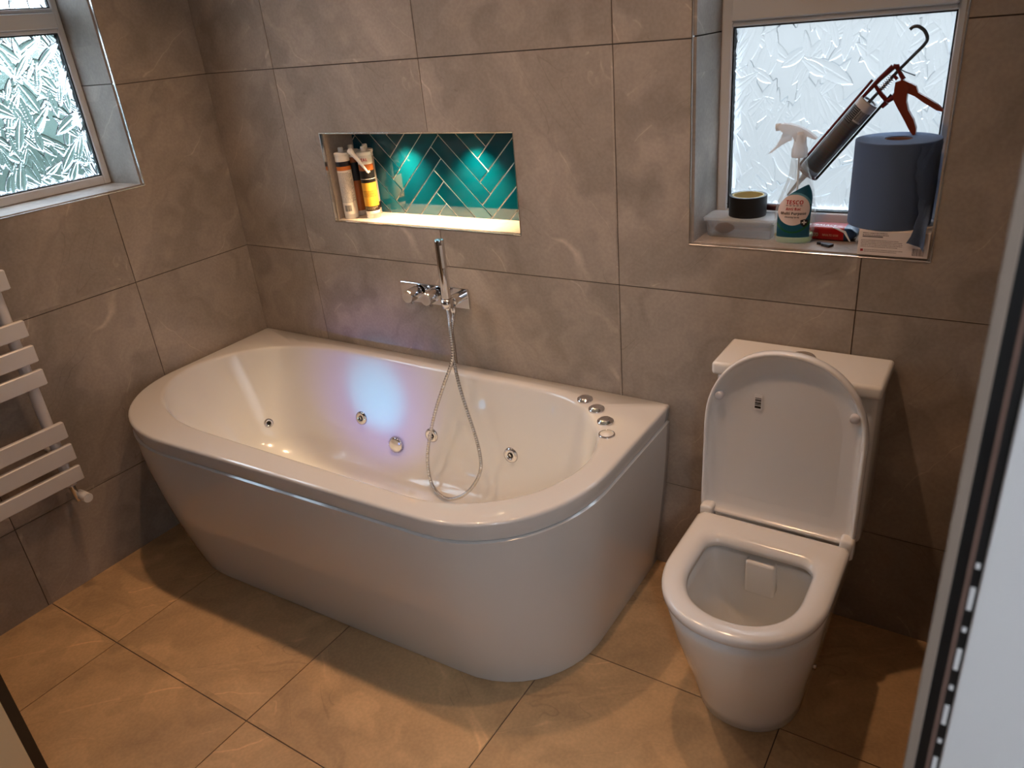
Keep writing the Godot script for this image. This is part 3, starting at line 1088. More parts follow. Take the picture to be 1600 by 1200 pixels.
# ------------------------------------------------------------------ lettering bent over a surface
func lettering(parent: Node3D, called: String, words: String, width: float, m: Material, place: Callable, height := 0.0) -> void:
	var tm := TextMesh.new()
	var f := SystemFont.new()
	f.font_names = PackedStringArray(["Droid Sans"])
	f.font_weight = 700
	tm.font = f
	tm.text = words
	tm.font_size = 48
	tm.pixel_size = 0.01
	tm.depth = 0.0
	tm.curve_step = 4.0
	var box := tm.get_aabb()
	if box.size.x < 1e-5:
		return
	var k := width / box.size.x
	var ky := k if height <= 0.0 else height / box.size.y
	var mid := box.get_center()
	var out := ArrayMesh.new()
	for sidx in tm.get_surface_count():
		var arr := tm.surface_get_arrays(sidx)
		var vs: PackedVector3Array = arr[Mesh.ARRAY_VERTEX]
		var ns := PackedVector3Array()
		for i in vs.size():
			var q := Vector2((vs[i].x - mid.x) * k, (vs[i].y - mid.y) * ky)
			var e := 0.0005
			var p: Vector3 = place.call(q)
			ns.append((place.call(q + Vector2(e, 0)) - p).cross(place.call(q + Vector2(0, e)) - p).normalized())
			vs[i] = p
		var give := []
		give.resize(Mesh.ARRAY_MAX)
		give[Mesh.ARRAY_VERTEX] = vs
		give[Mesh.ARRAY_NORMAL] = ns
		if arr[Mesh.ARRAY_INDEX] != null:
			give[Mesh.ARRAY_INDEX] = arr[Mesh.ARRAY_INDEX]
		out.add_surface_from_arrays(Mesh.PRIMITIVE_TRIANGLES, give)
	inst(called, out, m, parent)


# a thin patch of a surface with a printed picture
func patch(parent: Node3D, called: String, size: Vector2, m: Material, place: Callable, nu := 14, nv := 14) -> void:
	var s := Shape.new()
	for i in nu:
		for j in nv:
			var u0 := float(i) / nu
			var u1 := float(i + 1) / nu
			var v0 := float(j) / nv
			var v1 := float(j + 1) / nv
			var f := func(u: float, v: float) -> Vector3: return place.call(Vector2((u - 0.5) * size.x, (v - 0.5) * size.y))
			s.quad(f.call(u0, v0), f.call(u1, v0), f.call(u1, v1), f.call(u0, v1), 1, Vector2(u0, 1 - v0), Vector2(u1, 1 - v0), Vector2(u1, 1 - v1), Vector2(u0, 1 - v1))
	var a: Vector3 = place.call(Vector2.ZERO)
	var n: Vector3 = (place.call(Vector2(0.001, 0)) - a).cross(place.call(Vector2(0, 0.001)) - a)
	s.done(n)
	obj(called, s, m, parent)


func print_mat(im: Image, rough := 0.4) -> StandardMaterial3D:
	var m := plain(Color.WHITE, rough)
	m.albedo_texture = ImageTexture.create_from_image(im)
	return m


# grey runs of small print, line by line
func small_print(im: Image, x0: int, y0: int, x1: int, y1: int, step: int, tall: int, c: Color, r: RandomNumberGenerator) -> void:
	var y := y0
	while y < y1:
		var x := x0
		var stop := x1 - r.randi_range(0, (x1 - x0) / 4)
		while x < stop:
			var w := r.randi_range(2, 7)
			im.fill_rect(Rect2i(x, y, mini(w, stop - x), tall), c)
			x += w + r.randi_range(1, 2)
		y += step


func barcode(im: Image, x0: int, y0: int, x1: int, y1: int, c: Color, r: RandomNumberGenerator, upright := true) -> void:
	var k := x0 if upright else y0
	while k < (x1 if upright else y1):
		var w := r.randi_range(1, 3)
		im.fill_rect(Rect2i(k, y0, w, y1 - y0) if upright else Rect2i(x0, k, x1 - x0, w), c)
		k += w + r.randi_range(1, 2)


# ------------------------------------------------------------------ sealant cartridges in the niche
func build_niche_things() -> void:
	var r := RandomNumberGenerator.new()
	r.seed = 9
	var y0 := 1.0262
	var kinds := [
		[Vector3(0.5330, y0, -0.0480), 0.10, "white sealant cartridge with dark band over an orange stripe and small print"],
		[Vector3(0.6100, y0, -0.0730), 0.0, "white sealant cartridge with red lettering and black over yellow label"],
		[Vector3(0.5780, y0, -0.1150), 0.3, "sealant cartridge with grey label and green mark standing behind two others"],
		[Vector3(0.5292, y0, -0.0985), -0.2, "sealant cartridge with black and orange label in the niche's back corner"]]
	for k in kinds.size():
		var c := thing("sealant_cartridge", kinds[k][2], "sealant tube", kinds[k][0], "sealant cartridges in the niche")
		c.rotation.y = kinds[k][1] + 0.62
		var body := plain(Color(0.90, 0.88, 0.85), 0.35)
		obj("barrel", Shape.new().lathe([[0.0225, 0.0], [0.0238, 0.001], [0.0238, 0.205], [0.0250, 0.206], [0.0250, 0.214], [0.0238, 0.2155], [0.012, 0.2165], [0.009, 0.217], [0.009, 0.228], [0.0075, 0.2315], [0.001, 0.232]], Transform3D(), 32, [2, 4]), body, c)
		var im := Image.create(220, 300, false, Image.FORMAT_RGB8)
		var grey := Color(0.42, 0.40, 0.39)
		match k:
			0:
				im.fill(Color(0.88, 0.84, 0.79))
				im.fill_rect(Rect2i(0, 10, 220, 26), Color(0.06, 0.06, 0.10))
				im.fill_rect(Rect2i(0, 36, 220, 22), Color(0.80, 0.45, 0.18))
				small_print(im, 40, 70, 170, 235, 7, 3, grey, r)
				barcode(im, 70, 250, 120, 284, Color(0.1, 0.1, 0.1), r)
			1:
				im.fill(Color(0.90, 0.86, 0.80))
				im.fill_rect(Rect2i(20, 30, 180, 34), Color(0.62, 0.33, 0.12))
				im.fill_rect(Rect2i(20, 64, 180, 66), Color(0.07, 0.045, 0.04))
				im.fill_rect(Rect2i(20, 108, 180, 3), Color(0.85, 0.82, 0.78))
				im.fill_rect(Rect2i(20, 130, 180, 130), Color(0.86, 0.62, 0.20))
				small_print(im, 60, 175, 165, 205, 7, 3, Color(0.35, 0.22, 0.06), r)
				im.fill_rect(Rect2i(20, 260, 180, 26), Color(0.16, 0.08, 0.06))
				small_print(im, 60, 266, 160, 282, 8, 3, Color(0.75, 0.68, 0.5), r)
			2:
				im.fill(Color(0.62, 0.58, 0.54))
				small_print(im, 70, 40, 150, 90, 14, 8, Color(0.1, 0.1, 0.1), r)
				barcode(im, 90, 150, 150, 190, Color(0.06, 0.06, 0.06), r, false)
				for q in 26:
					im.fill_rect(Rect2i(100 - q / 2, 200 + q, 2 + q, 1), Color(0.08, 0.45, 0.14))
				small_print(im, 70, 232, 150, 252, 8, 4, Color(0.2, 0.4, 0.2), r)
				im.fill_rect(Rect2i(50, 258, 130, 34), Color(0.09, 0.06, 0.06))
			3:
				im.fill(Color(0.62, 0.34, 0.14))
				im.fill_rect(Rect2i(0, 30, 220, 100), Color(0.06, 0.05, 0.05))
		var rad := 0.0241
		var wrap := func(q: Vector2) -> Vector3: return Vector3(rad * sin(q.x / rad), 0.105 + q.y, rad * cos(q.x / rad))
		patch(c, "printed_label", Vector2(0.108, 0.178), print_mat(im), wrap, 24, 2)
		if k == 1:
			var over := func(q: Vector2) -> Vector3: return Vector3((rad + 0.0004) * sin(q.x / rad), 0.191 + q.y, (rad + 0.0004) * cos(q.x / rad))
			lettering(c, "lettering", "TAL", 0.022, plain(Color(0.72, 0.05, 0.04), 0.5), over)
			var low := func(q: Vector2) -> Vector3: return Vector3((rad + 0.0004) * sin((q.x + 0.009) / rad), 0.154 + q.y, (rad + 0.0004) * cos((q.x + 0.009) / rad))
			lettering(c, "lettering", "ax", 0.014, plain(Color(0.9, 0.88, 0.84), 0.5), low)
	# loose nozzle laid over the caps
	var a := on_z(549, 238, -0.036)
	var b := on_z(576, 270.5, -0.036)
	var d := (b - a).normalized()
	var nz := obj("sealant_nozzle", Shape.new().pipe([a - d * 0.010, a, a + d * 0.004, b], [0.0105, 0.0105, 0.0075, 0.0028], 16), plain(Color(0.92, 0.90, 0.87), 0.35))
	tag(nz, "white tapered sealant nozzle resting slantwise on the cartridges", "nozzle")


# ------------------------------------------------------------------ things on the right window sill
func build_sill_things() -> void:
	var sill := 1.0372
	var r := RandomNumberGenerator.new()
	r.seed = 15
	# glove box
	var box := thing("carton", "flat pale carton with small print and barcode under the blue roll", "box", Vector3(2.1435, sill, -0.1320))
	obj("carton_body", Shape.new().box(Vector3(0, 0, 0), Vector3(0.1425, 0.0560, 0.126), 0.001), plain(Color(0.90, 0.86, 0.84), 0.6), box)
	var im := Image.create(300, 118, false, Image.FORMAT_RGB8)
	im.fill(Color(0.90, 0.86, 0.84))
	var ink := Color(0.50, 0.44, 0.42)
	small_print(im, 14, 8, 130, 26, 9, 4, Color(0.42, 0.38, 0.38), r)
	im.fill_rect(Rect2i(14, 24, 90, 6), Color(0.36, 0.33, 0.34))
	small_print(im, 10, 44, 200, 78, 8, 3, ink, r)
	small_print(im, 26, 92, 200, 104, 8, 3, ink, r)
	im.fill_rect(Rect2i(10, 90, 12, 12), Color(0.62, 0.10, 0.10))
	barcode(im, 236, 74, 284, 110, Color(0.30, 0.26, 0.26), r)
	small_print(im, 250, 12, 284, 20, 7, 3, ink, r)
	patch(box, "printed_front", Vector2(0.139, 0.0535), print_mat(im, 0.6), func(q: Vector2) -> Vector3: return Vector3(0.0712 + q.x, 0.028 + q.y, 0.1263), 1, 1)

	# blue paper roll with a torn hanging end
	var roll := thing("paper_roll", "large blue paper towel roll standing on the flat carton", "paper roll", Vector3(2.1890, sill + 0.0562, -0.0900))
	var blue := plain(Color(0.31, 0.39, 0.52), 0.92)
	blue.rim_enabled = true
	blue.rim = 0.3
	var bn := NoiseTexture2D.new()
	bn.width = 256
	bn.height = 256
	bn.seamless = true
	bn.noise = noise(3, 0.08, 3)
	bn.as_normal_map = true
	bn.bump_strength = 3.0
	blue.normal_enabled = true
	blue.normal_texture = bn
	blue.normal_scale = 0.4
	blue.uv1_triplanar = true
	blue.uv1_scale = Vector3(14, 14, 14)
	obj("paper", Shape.new().lathe([[0.028, 0.0], [0.0855, 0.0], [0.0865, 0.002], [0.0865, 0.182], [0.0855, 0.184], [0.028, 0.184]], Transform3D(), 56, [1, 2, 3, 4, 5], true), blue, roll)
	obj("core", Shape.new().lathe([[0.0245, 0.0], [0.0279, 0.0], [0.0279, 0.182], [0.0245, 0.182]], Transform3D(), 32, [1, 2, 3], true), plain(Color(0.52, 0.38, 0.32), 0.9), roll)
	# loose torn end curling off the right front
	var s := Shape.new()
	var nn := noise(12, 26.0, 3)
	var front := []
	var rear := []
	for i in 15:
		var y := 0.180 - 0.218 * i / 14.0
		var fr := PackedVector3Array()
		var re := PackedVector3Array()
		for j in 11:
			var q := j / 10.0
			var edge := 0.35 + 0.10 * sin(i * 0.5) + 0.10 * nn.get_noise_2d(y * 3.0, 1.0)
			var a := lerpf(0.15, 0.55 + edge, q)
			var rad := 0.0885 + 0.006 * q + 0.003 * nn.get_noise_2d(y, a)
			var p := Vector3(rad * cos(a), y, rad * sin(a))
			p.z = lerpf(p.z, maxf(p.z, 0.0885 + 0.004 * sin(a * 9.0)), smoothstep(0.07, 0.004, y))
			if y < 0:
				p.y = maxf(p.y, -0.040 + 0.018 * q)
			fr.append(p)
			re.append(p * Vector3(0.992, 1, 0.992))
		front.append(fr)
		rear.append(re)
	for i in 14:
		for j in 10:
			s.quad(front[i][j], front[i][j + 1], front[i + 1][j + 1], front[i + 1][j], 1)
			s.quad(rear[i][j], rear[i + 1][j], rear[i + 1][j + 1], rear[i][j + 1], 2)
		s.quad(front[i][0], front[i + 1][0], rear[i + 1][0], rear[i][0], 3)
		s.quad(front[i][10], rear[i][10], rear[i + 1][10], front[i + 1][10], 4)
	for j in 10:
		s.quad(front[0][j], rear[0][j], rear[0][j + 1], front[0][j + 1], 5)
		s.quad(front[14][j], front[14][j + 1], rear[14][j + 1], rear[14][j], 6)
	s.done()
	obj("torn_end", s, blue, roll)

	# red packet
	var pk := thing("packet", "flattened red and blue packet with white lettering beside the spray bottle", "packet", Vector3(2.066, sill, -0.1250))
	pk.rotation.y = -0.03
	var redm := plain(Color(0.62, 0.035, 0.055), 0.32)
	var secs := []
	for e in [[-0.062, 0.004, 0.020], [-0.054, 0.013, 0.024], [-0.040, 0.0165, 0.026], [0.030, 0.0165, 0.026]]:
		secs.append(packet_ring(e[0], e[1], e[2]))
	obj("red_wrap", Shape.new().loft(secs), redm, pk)
	secs = []
	for e in [[0.0302, 0.0164, 0.0259], [0.042, 0.0155, 0.025], [0.050, 0.010, 0.022], [0.058, 0.004, 0.018]]:
		secs.append(packet_ring(e[0], e[1], e[2]))
	obj("blue_wrap", Shape.new().loft(secs), plain(Color(0.09, 0.22, 0.36), 0.3), pk)
	obj("white_stripe", Shape.new().prism(PackedVector2Array([Vector2(0.004, 0.033), Vector2(0.030, 0.022), Vector2(0.044, 0.002), Vector2(0.047, 0.002), Vector2(0.034, 0.026), Vector2(0.012, 0.033)]), 0.0245, 0.0268, Transform3D()), mat.white, pk)
	obj("crimp", Shape.new().box(Vector3(0.054, 0.002, -0.017), Vector3(0.0600, 0.022, 0.019), 0.001, Transform3D(Basis(Vector3.BACK, -0.5), Vector3(0.006, 0.026, 0))), mat.white, pk)
	lettering(pk, "lettering", "ETRALACE", 0.062, plain(Color(0.92, 0.9, 0.9), 0.4), func(q: Vector2) -> Vector3: return Vector3(q.x - 0.022, 0.0335, 0.010 - q.y), 0.011)
	lettering(pk, "lettering", "TALIO", 0.024, plain(Color(0.75, 0.60, 0.50), 0.4), func(q: Vector2) -> Vector3: return Vector3(q.x - 0.040, 0.014 + q.y, 0.0268), 0.009)
	lettering(pk, "lettering", "MULTI USE", 0.036, plain(Color(0.75, 0.60, 0.50), 0.4), func(q: Vector2) -> Vector3: return Vector3(q.x + 0.000, 0.014 + q.y, 0.0268), 0.0048)

	# small black clip
	var ck := obj("plastic_clip", Shape.new().prism(PackedVector2Array([Vector2(-0.020, -0.005), Vector2(-0.012, -0.008), Vector2(-0.006, -0.004), Vector2(0.002, -0.008), Vector2(0.020, -0.008), Vector2(0.020, 0.008), Vector2(-0.002, 0.008), Vector2(-0.008, 0.003), Vector2(-0.018, 0.005)]), 0.0, 0.006, Transform3D(Basis(Vector3.UP, -0.5) * Basis(Vector3(1, 0, 0), Vector3(0, 0, 1), Vector3(0, 1, 0)), Vector3(2.062, sill, -0.058))), plain(Color(0.03, 0.032, 0.04), 0.35))
	tag(ck, "small black plastic clip lying in front of the red packet", "clip")

	# translucent tub
	var tb := thing("plastic_tub", "clear frosted plastic tub in the sill's corner under the black tape", "container", Vector3(1.8510, sill, -0.1060))
	var frost := plain(Color(0.86, 0.88, 0.90, 0.30), 0.35)
	frost.transparency = BaseMaterial3D.TRANSPARENCY_ALPHA
	var tr := []
	for e in [[0.0, 0.078, 0.036], [0.004, 0.081, 0.039], [0.040, 0.085, 0.042], [0.041, 0.090, 0.046], [0.044, 0.090, 0.046], [0.044, 0.083, 0.040], [0.005, 0.079, 0.037], [0.003, 0.076, 0.034]]:
		tr.append(round_rect(e[1], e[2], 0.014, e[0]))
	obj("tub_wall", Shape.new().loft(tr, true, true, [3, 4, 5]), frost, tb)
	obj("tub_lid", Shape.new().loft([round_rect(0.089, 0.045, 0.014, 0.0442), round_rect(0.091, 0.047, 0.014, 0.0455), round_rect(0.090, 0.046, 0.014, 0.0490), round_rect(0.086, 0.042, 0.013, 0.0500)]), frost, tb)
	var lump := []
	var ln := noise(8, 40.0, 3)
	for i in 9:
		var a := PI * i / 8.0
		var ring := PackedVector3Array()
		for j in 16:
			var b := TAU * j / 16.0
			var q := Vector3(sin(a) * cos(b), -cos(a), sin(a) * sin(b))
			var k := 1.0 + 0.3 * ln.get_noise_3dv(q * 0.03)
			ring.append(Vector3(-0.045, 0.0165, 0.008) + Vector3(0.024, 0.0125, 0.018) * q * k)
		lump.append(ring)
	obj("contents", Shape.new().loft(lump), plain(Color(0.42, 0.24, 0.13), 0.8), tb)

	# roll of black tape
	var tp := thing("tape_roll", "roll of black tape lying flat on the frosted tub", "tape", Vector3(1.8600, sill + 0.0503, -0.1130))
	obj("tape", Shape.new().lathe([[0.0385, 0.0], [0.0455, 0.0], [0.0460, 0.001], [0.0460, 0.049], [0.0455, 0.050], [0.0385, 0.050]], Transform3D(), 48, [1, 2, 3, 4, 5], true), mat.black, tp)
	obj("cardboard_core", Shape.new().lathe([[0.0350, 0.0005], [0.0384, 0.0005], [0.0384, 0.0500], [0.0350, 0.0500]], Transform3D(), 48, [1, 2, 3], true), plain(Color(0.78, 0.72, 0.52), 0.85), tp)

	# slim red-handled tool lying behind the tape
	var tl := thing("slim_tool", "slim dark red tool with black tip lying behind the tape roll", "tool")
	var ty := sill + 0.0585
	var tz := -0.163
	var e0 := Vector3(on_z(1116, 321, tz).x, ty + 0.018, tz)
	obj("handle", Shape.new().pipe([Vector3(1.822, ty + 0.004, tz), Vector3(1.855, ty + 0.004, tz), Vector3(1.885, ty + 0.002, tz), Vector3(1.960, ty, tz), Vector3(1.965, ty, tz)], [0.0022, 0.004, 0.0085, 0.009, 0.007], 14), plain(Color(0.26, 0.03, 0.045), 0.35), tl)
	obj("tip", Shape.new().pipe([Vector3(1.790, ty + 0.005, tz), Vector3(1.800, ty + 0.005, tz), Vector3(1.8225, ty + 0.004, tz)], [0.0006, 0.0018, 0.0022], 10), mat.black, tl)

	build_bottle(sill)
	build_gun(sill)


func packet_ring(x: float, half: float, deep: float) -> PackedVector3Array:
	var r := PackedVector3Array()
	for i in 24:
		var a := TAU * i / 24.0
		var c := cos(a)
		var s := sin(a)
		r.append(Vector3(x, 0.0165 + half * signf(s) * pow(absf(s), 0.3), deep * signf(c) * pow(absf(c), 0.3)))
	return r


func round_rect(hx: float, hz: float, rad: float, y: float) -> PackedVector3Array:
	var r := PackedVector3Array()
	for q in 4:
		var cx := (hx - rad) * (1 if q in [0, 3] else -1)
		var cz := (hz - rad) * (1 if q in [0, 1] else -1)
		for s in 5:
			var b := PI / 2 * q + PI / 2 * s / 4.0
			r.append(Vector3(cx + rad * cos(b), y, cz + rad * sin(b)))
	return r


# half width, half depth and sideways shift of the spray bottle at a height
func bottle_at(y: float) -> Vector3:
	var ys := [0.0, 0.006, 0.03, 0.06, 0.085, 0.11, 0.13, 0.150, 0.165, 0.178, 0.186]
	var hw := [0.036, 0.0400, 0.0425, 0.0425, 0.0395, 0.0335, 0.0270, 0.0205, 0.0185, 0.0155, 0.0150]
	var hd := [0.022, 0.0255, 0.0275, 0.0275, 0.0260, 0.0235, 0.0210, 0.0180, 0.0165, 0.0150, 0.0150]
	var dx := [0.0, 0.0, 0.0, 0.0, 0.001, 0.003, 0.004, 0.003, 0.001, 0.0, 0.0]
	for i in ys.size() - 1:
		if y <= ys[i + 1]:
			var t: float = clampf((y - ys[i]) / (ys[i + 1] - ys[i]), 0.0, 1.0)
			return Vector3(lerpf(hw[i], hw[i + 1], t), lerpf(hd[i], hd[i + 1], t), lerpf(dx[i], dx[i + 1], t))
	return Vector3(0.015, 0.015, 0.0)


func bottle_ring(y: float, shrink := 0.0) -> PackedVector3Array:
	var b := bottle_at(y)
	var r := PackedVector3Array()
	for i in 40:
		var a := TAU * i / 40.0
		var c := cos(a)
		var s := sin(a)
		r.append(Vector3(b.z + (b.x - shrink) * signf(c) * pow(absf(c), 0.9), y, (b.y - shrink) * signf(s) * pow(absf(s), 0.9)))
	return r


func build_bottle(sill: float) -> void:
	var bt := thing("spray_bottle", "clear trigger spray bottle with turquoise and white label on the window sill", "spray bottle", Vector3(1.9850, sill, -0.0780))
	bt.rotation.y = 0.12
	bt.scale = Vector3(1.1, 1.1, 1.1)
	var clear := plain(Color(0.92, 0.95, 0.95, 0.22), 0.05)
	clear.transparency = BaseMaterial3D.TRANSPARENCY_ALPHA
	var rings := []
	for k in 38:
		rings.append(bottle_ring(0.186 * k / 37.0))
	obj("bottle", Shape.new().loft(rings), clear, bt)
	rings = []
	for k in 8:
		rings.append(bottle_ring(0.002 + 0.018 * k / 7.0, 0.0016))
	var liquid := plain(Color(0.80, 0.88, 0.55, 0.38), 0.06)
	liquid.transparency = BaseMaterial3D.TRANSPARENCY_ALPHA
	obj("liquid", Shape.new().loft(rings), liquid, bt)
	# label
	var on := func(q: Vector2) -> Vector3:
		var y := clampf(0.071 + q.y, 0.001, 0.185)
		var b := bottle_at(y)
		var c := clampf(q.x / b.x, -0.985, 0.985)
		var a := pow(absf(c), 1.0 / 0.9)
		return Vector3(b.z + q.x, y, (b.y) * pow(sqrt(1.0 - a * a), 0.9) + 0.0004)
	var w := 160
	var h := 260
	var data := PackedByteArray()
	data.resize(w * h * 3)
	# leaf-shaped turquoise label: pale oval, green sweep; keep its own outline in the mesh below
	var wide := 0.072
	var tall := 0.112
	var im := Image.create(w, h, false, Image.FORMAT_RGB8)
	for j in h:
		for i in w:
			var x := (float(i) / w - 0.5) * wide
			var y := (0.5 - float(j) / h) * tall
			var c := Color(0.03, 0.33, 0.43)
			var e := Vector2((x + 0.002) / 0.033, (y - 0.004) / 0.033).length()
			var low := Vector2((x + 0.002) / 0.036, (y - 0.000) / 0.040).length()
			if e < 1.0:
				c = Color(0.90, 0.83, 0.81)
			elif y < 0 and low > 1.06 and low < 1.16:
				c = Color(0.08, 0.38, 0.20)
			elif y > 0.016 and e < 1.12:
				c = Color(0.35, 0.58, 0.64)
			im.set_pixel(i, j, c)
	var s := Shape.new()
	var nv := 30
	var nu := 16
	var edge := func(v: float) -> Vector2:
		var top := clampf((v - 0.5) / 0.5, 0.0, 1.0)
		return Vector2(lerpf(-0.034, 0.018, pow(top, 2.2)), lerpf(0.034, 0.022, pow(top, 3.0)))
	for j in nv:
		for i in nu:
			var p := []
			var t := []
			for c in [[0, 0], [1, 0], [1, 1], [0, 1]]:
				var v := float(j + c[1]) / nv
				var lim: Vector2 = edge.call(v)
				var x := lerpf(lim.x, lim.y, float(i + c[0]) / nu)
				p.append(on.call(Vector2(x, (v - 0.5) * tall)))
				t.append(Vector2(x / wide + 0.5, 1.0 - v))
			s.quad(p[0], p[1], p[2], p[3], 1, t[0], t[1], t[2], t[3])
	s.done(Vector3.BACK)
	obj("printed_label", s, print_mat(im, 0.35), bt)
	var at := func(x: float, y: float) -> Callable:
		return func(q: Vector2) -> Vector3: return on.call(q + Vector2(x, y)) + Vector3(0, 0, 0.0005)
	var red := plain(Color(0.72, 0.06, 0.06), 0.4)
	var ink := plain(Color(0.03, 0.03, 0.07), 0.4)
	lettering(bt, "lettering", "TESCO", 0.035, red, at.call(-0.001, 0.0205))
	for k in 5:
		var px := -0.0155 + 0.0072 * k
		patch(bt, "dash", Vector2(0.0046, 0.0011), ink, at.call(px, 0.0135), 1, 1)
	lettering(bt, "lettering", "Anti Bac", 0.031, red, at.call(-0.002, 0.0065))
	lettering(bt, "lettering", "Multi Purpose", 0.052, ink, at.call(-0.001, -0.0040))
	lettering(bt, "lettering", "Cleaning Spray", 0.030, ink, at.call(-0.003, -0.0115))
	# dark shield with a cross
	var sh := Shape.new()
	for q in [[Vector2(-0.0075, 0.006), Vector2(0.0, 0.008), Vector2(0.0, -0.0095), Vector2(-0.0065, -0.004)], [Vector2(0.0, 0.008), Vector2(0.0075, 0.006), Vector2(0.0065, -0.004), Vector2(0.0, -0.0095)]]:
		var f: Callable = at.call(0.0225, -0.0235)
		sh.quad(f.call(q[0]), f.call(q[1]), f.call(q[2]), f.call(q[3]))
	sh.done(Vector3.BACK)
	obj("shield", sh, ink, bt)
	for z in [Vector2(0.0026, 0.0092), Vector2(0.0092, 0.0026)]:
		patch(bt, "cross", z, mat.white, func(q: Vector2) -> Vector3: return on.call(q + Vector2(0.0225, -0.0225)) + Vector3(0, 0, 0.0010), 1, 1)
	# trigger head
	var head := plain(Color(0.93, 0.93, 0.93), 0.4)
	head.backlight_enabled = true
	head.backlight = Color(1.0, 1.0, 1.0)
	obj("collar", Shape.new().lathe([[0.0155, 0.182], [0.0165, 0.184], [0.0165, 0.198], [0.0140, 0.204], [0.0120, 0.222], [0.0115, 0.234], [0.001, 0.234]], Transform3D(), 28), head, bt)
	var t := Transform3D(Basis(), Vector3.ZERO)
	obj("spray_head", Shape.new().prism(PackedVector2Array([Vector2(0.030, 0.218), Vector2(0.012, 0.225), Vector2(0.010, 0.214), Vector2(-0.009, 0.214), Vector2(-0.016, 0.226), Vector2(-0.036, 0.234), Vector2(-0.044, 0.240), Vector2(-0.043, 0.249), Vector2(-0.036, 0.251), Vector2(-0.022, 0.250), Vector2(0.002, 0.242), Vector2(0.016, 0.234), Vector2(0.033, 0.2205)]), -0.010, 0.010, t), head, bt)
	obj("nozzle_tip", Shape.new().lathe([[0.0075, 0.0], [0.0075, 0.010], [0.004, 0.011], [0.001, 0.011]], Transform3D(Basis(Vector3.BACK, PI / 2 + 0.15), Vector3(-0.0405, 0.2445, 0)), 16), head, bt)
	obj("trigger", Shape.new().prism(PackedVector2Array([Vector2(-0.016, 0.228), Vector2(-0.034, 0.236), Vector2(-0.039, 0.222), Vector2(-0.047, 0.206), Vector2(-0.060, 0.193), Vector2(-0.062, 0.190), Vector2(-0.056, 0.192), Vector2(-0.040, 0.205), Vector2(-0.028, 0.212), Vector2(-0.017, 0.217)]), -0.006, 0.006, t), head, bt)
	obj("dip_tube", Shape.new().pipe([Vector3(0, 0.184, 0), Vector3(0.001, 0.10, -0.004), Vector3(0.004, 0.010, -0.008)], 0.002, 8), plain(Color(0.9, 0.9, 0.9), 0.4), bt)


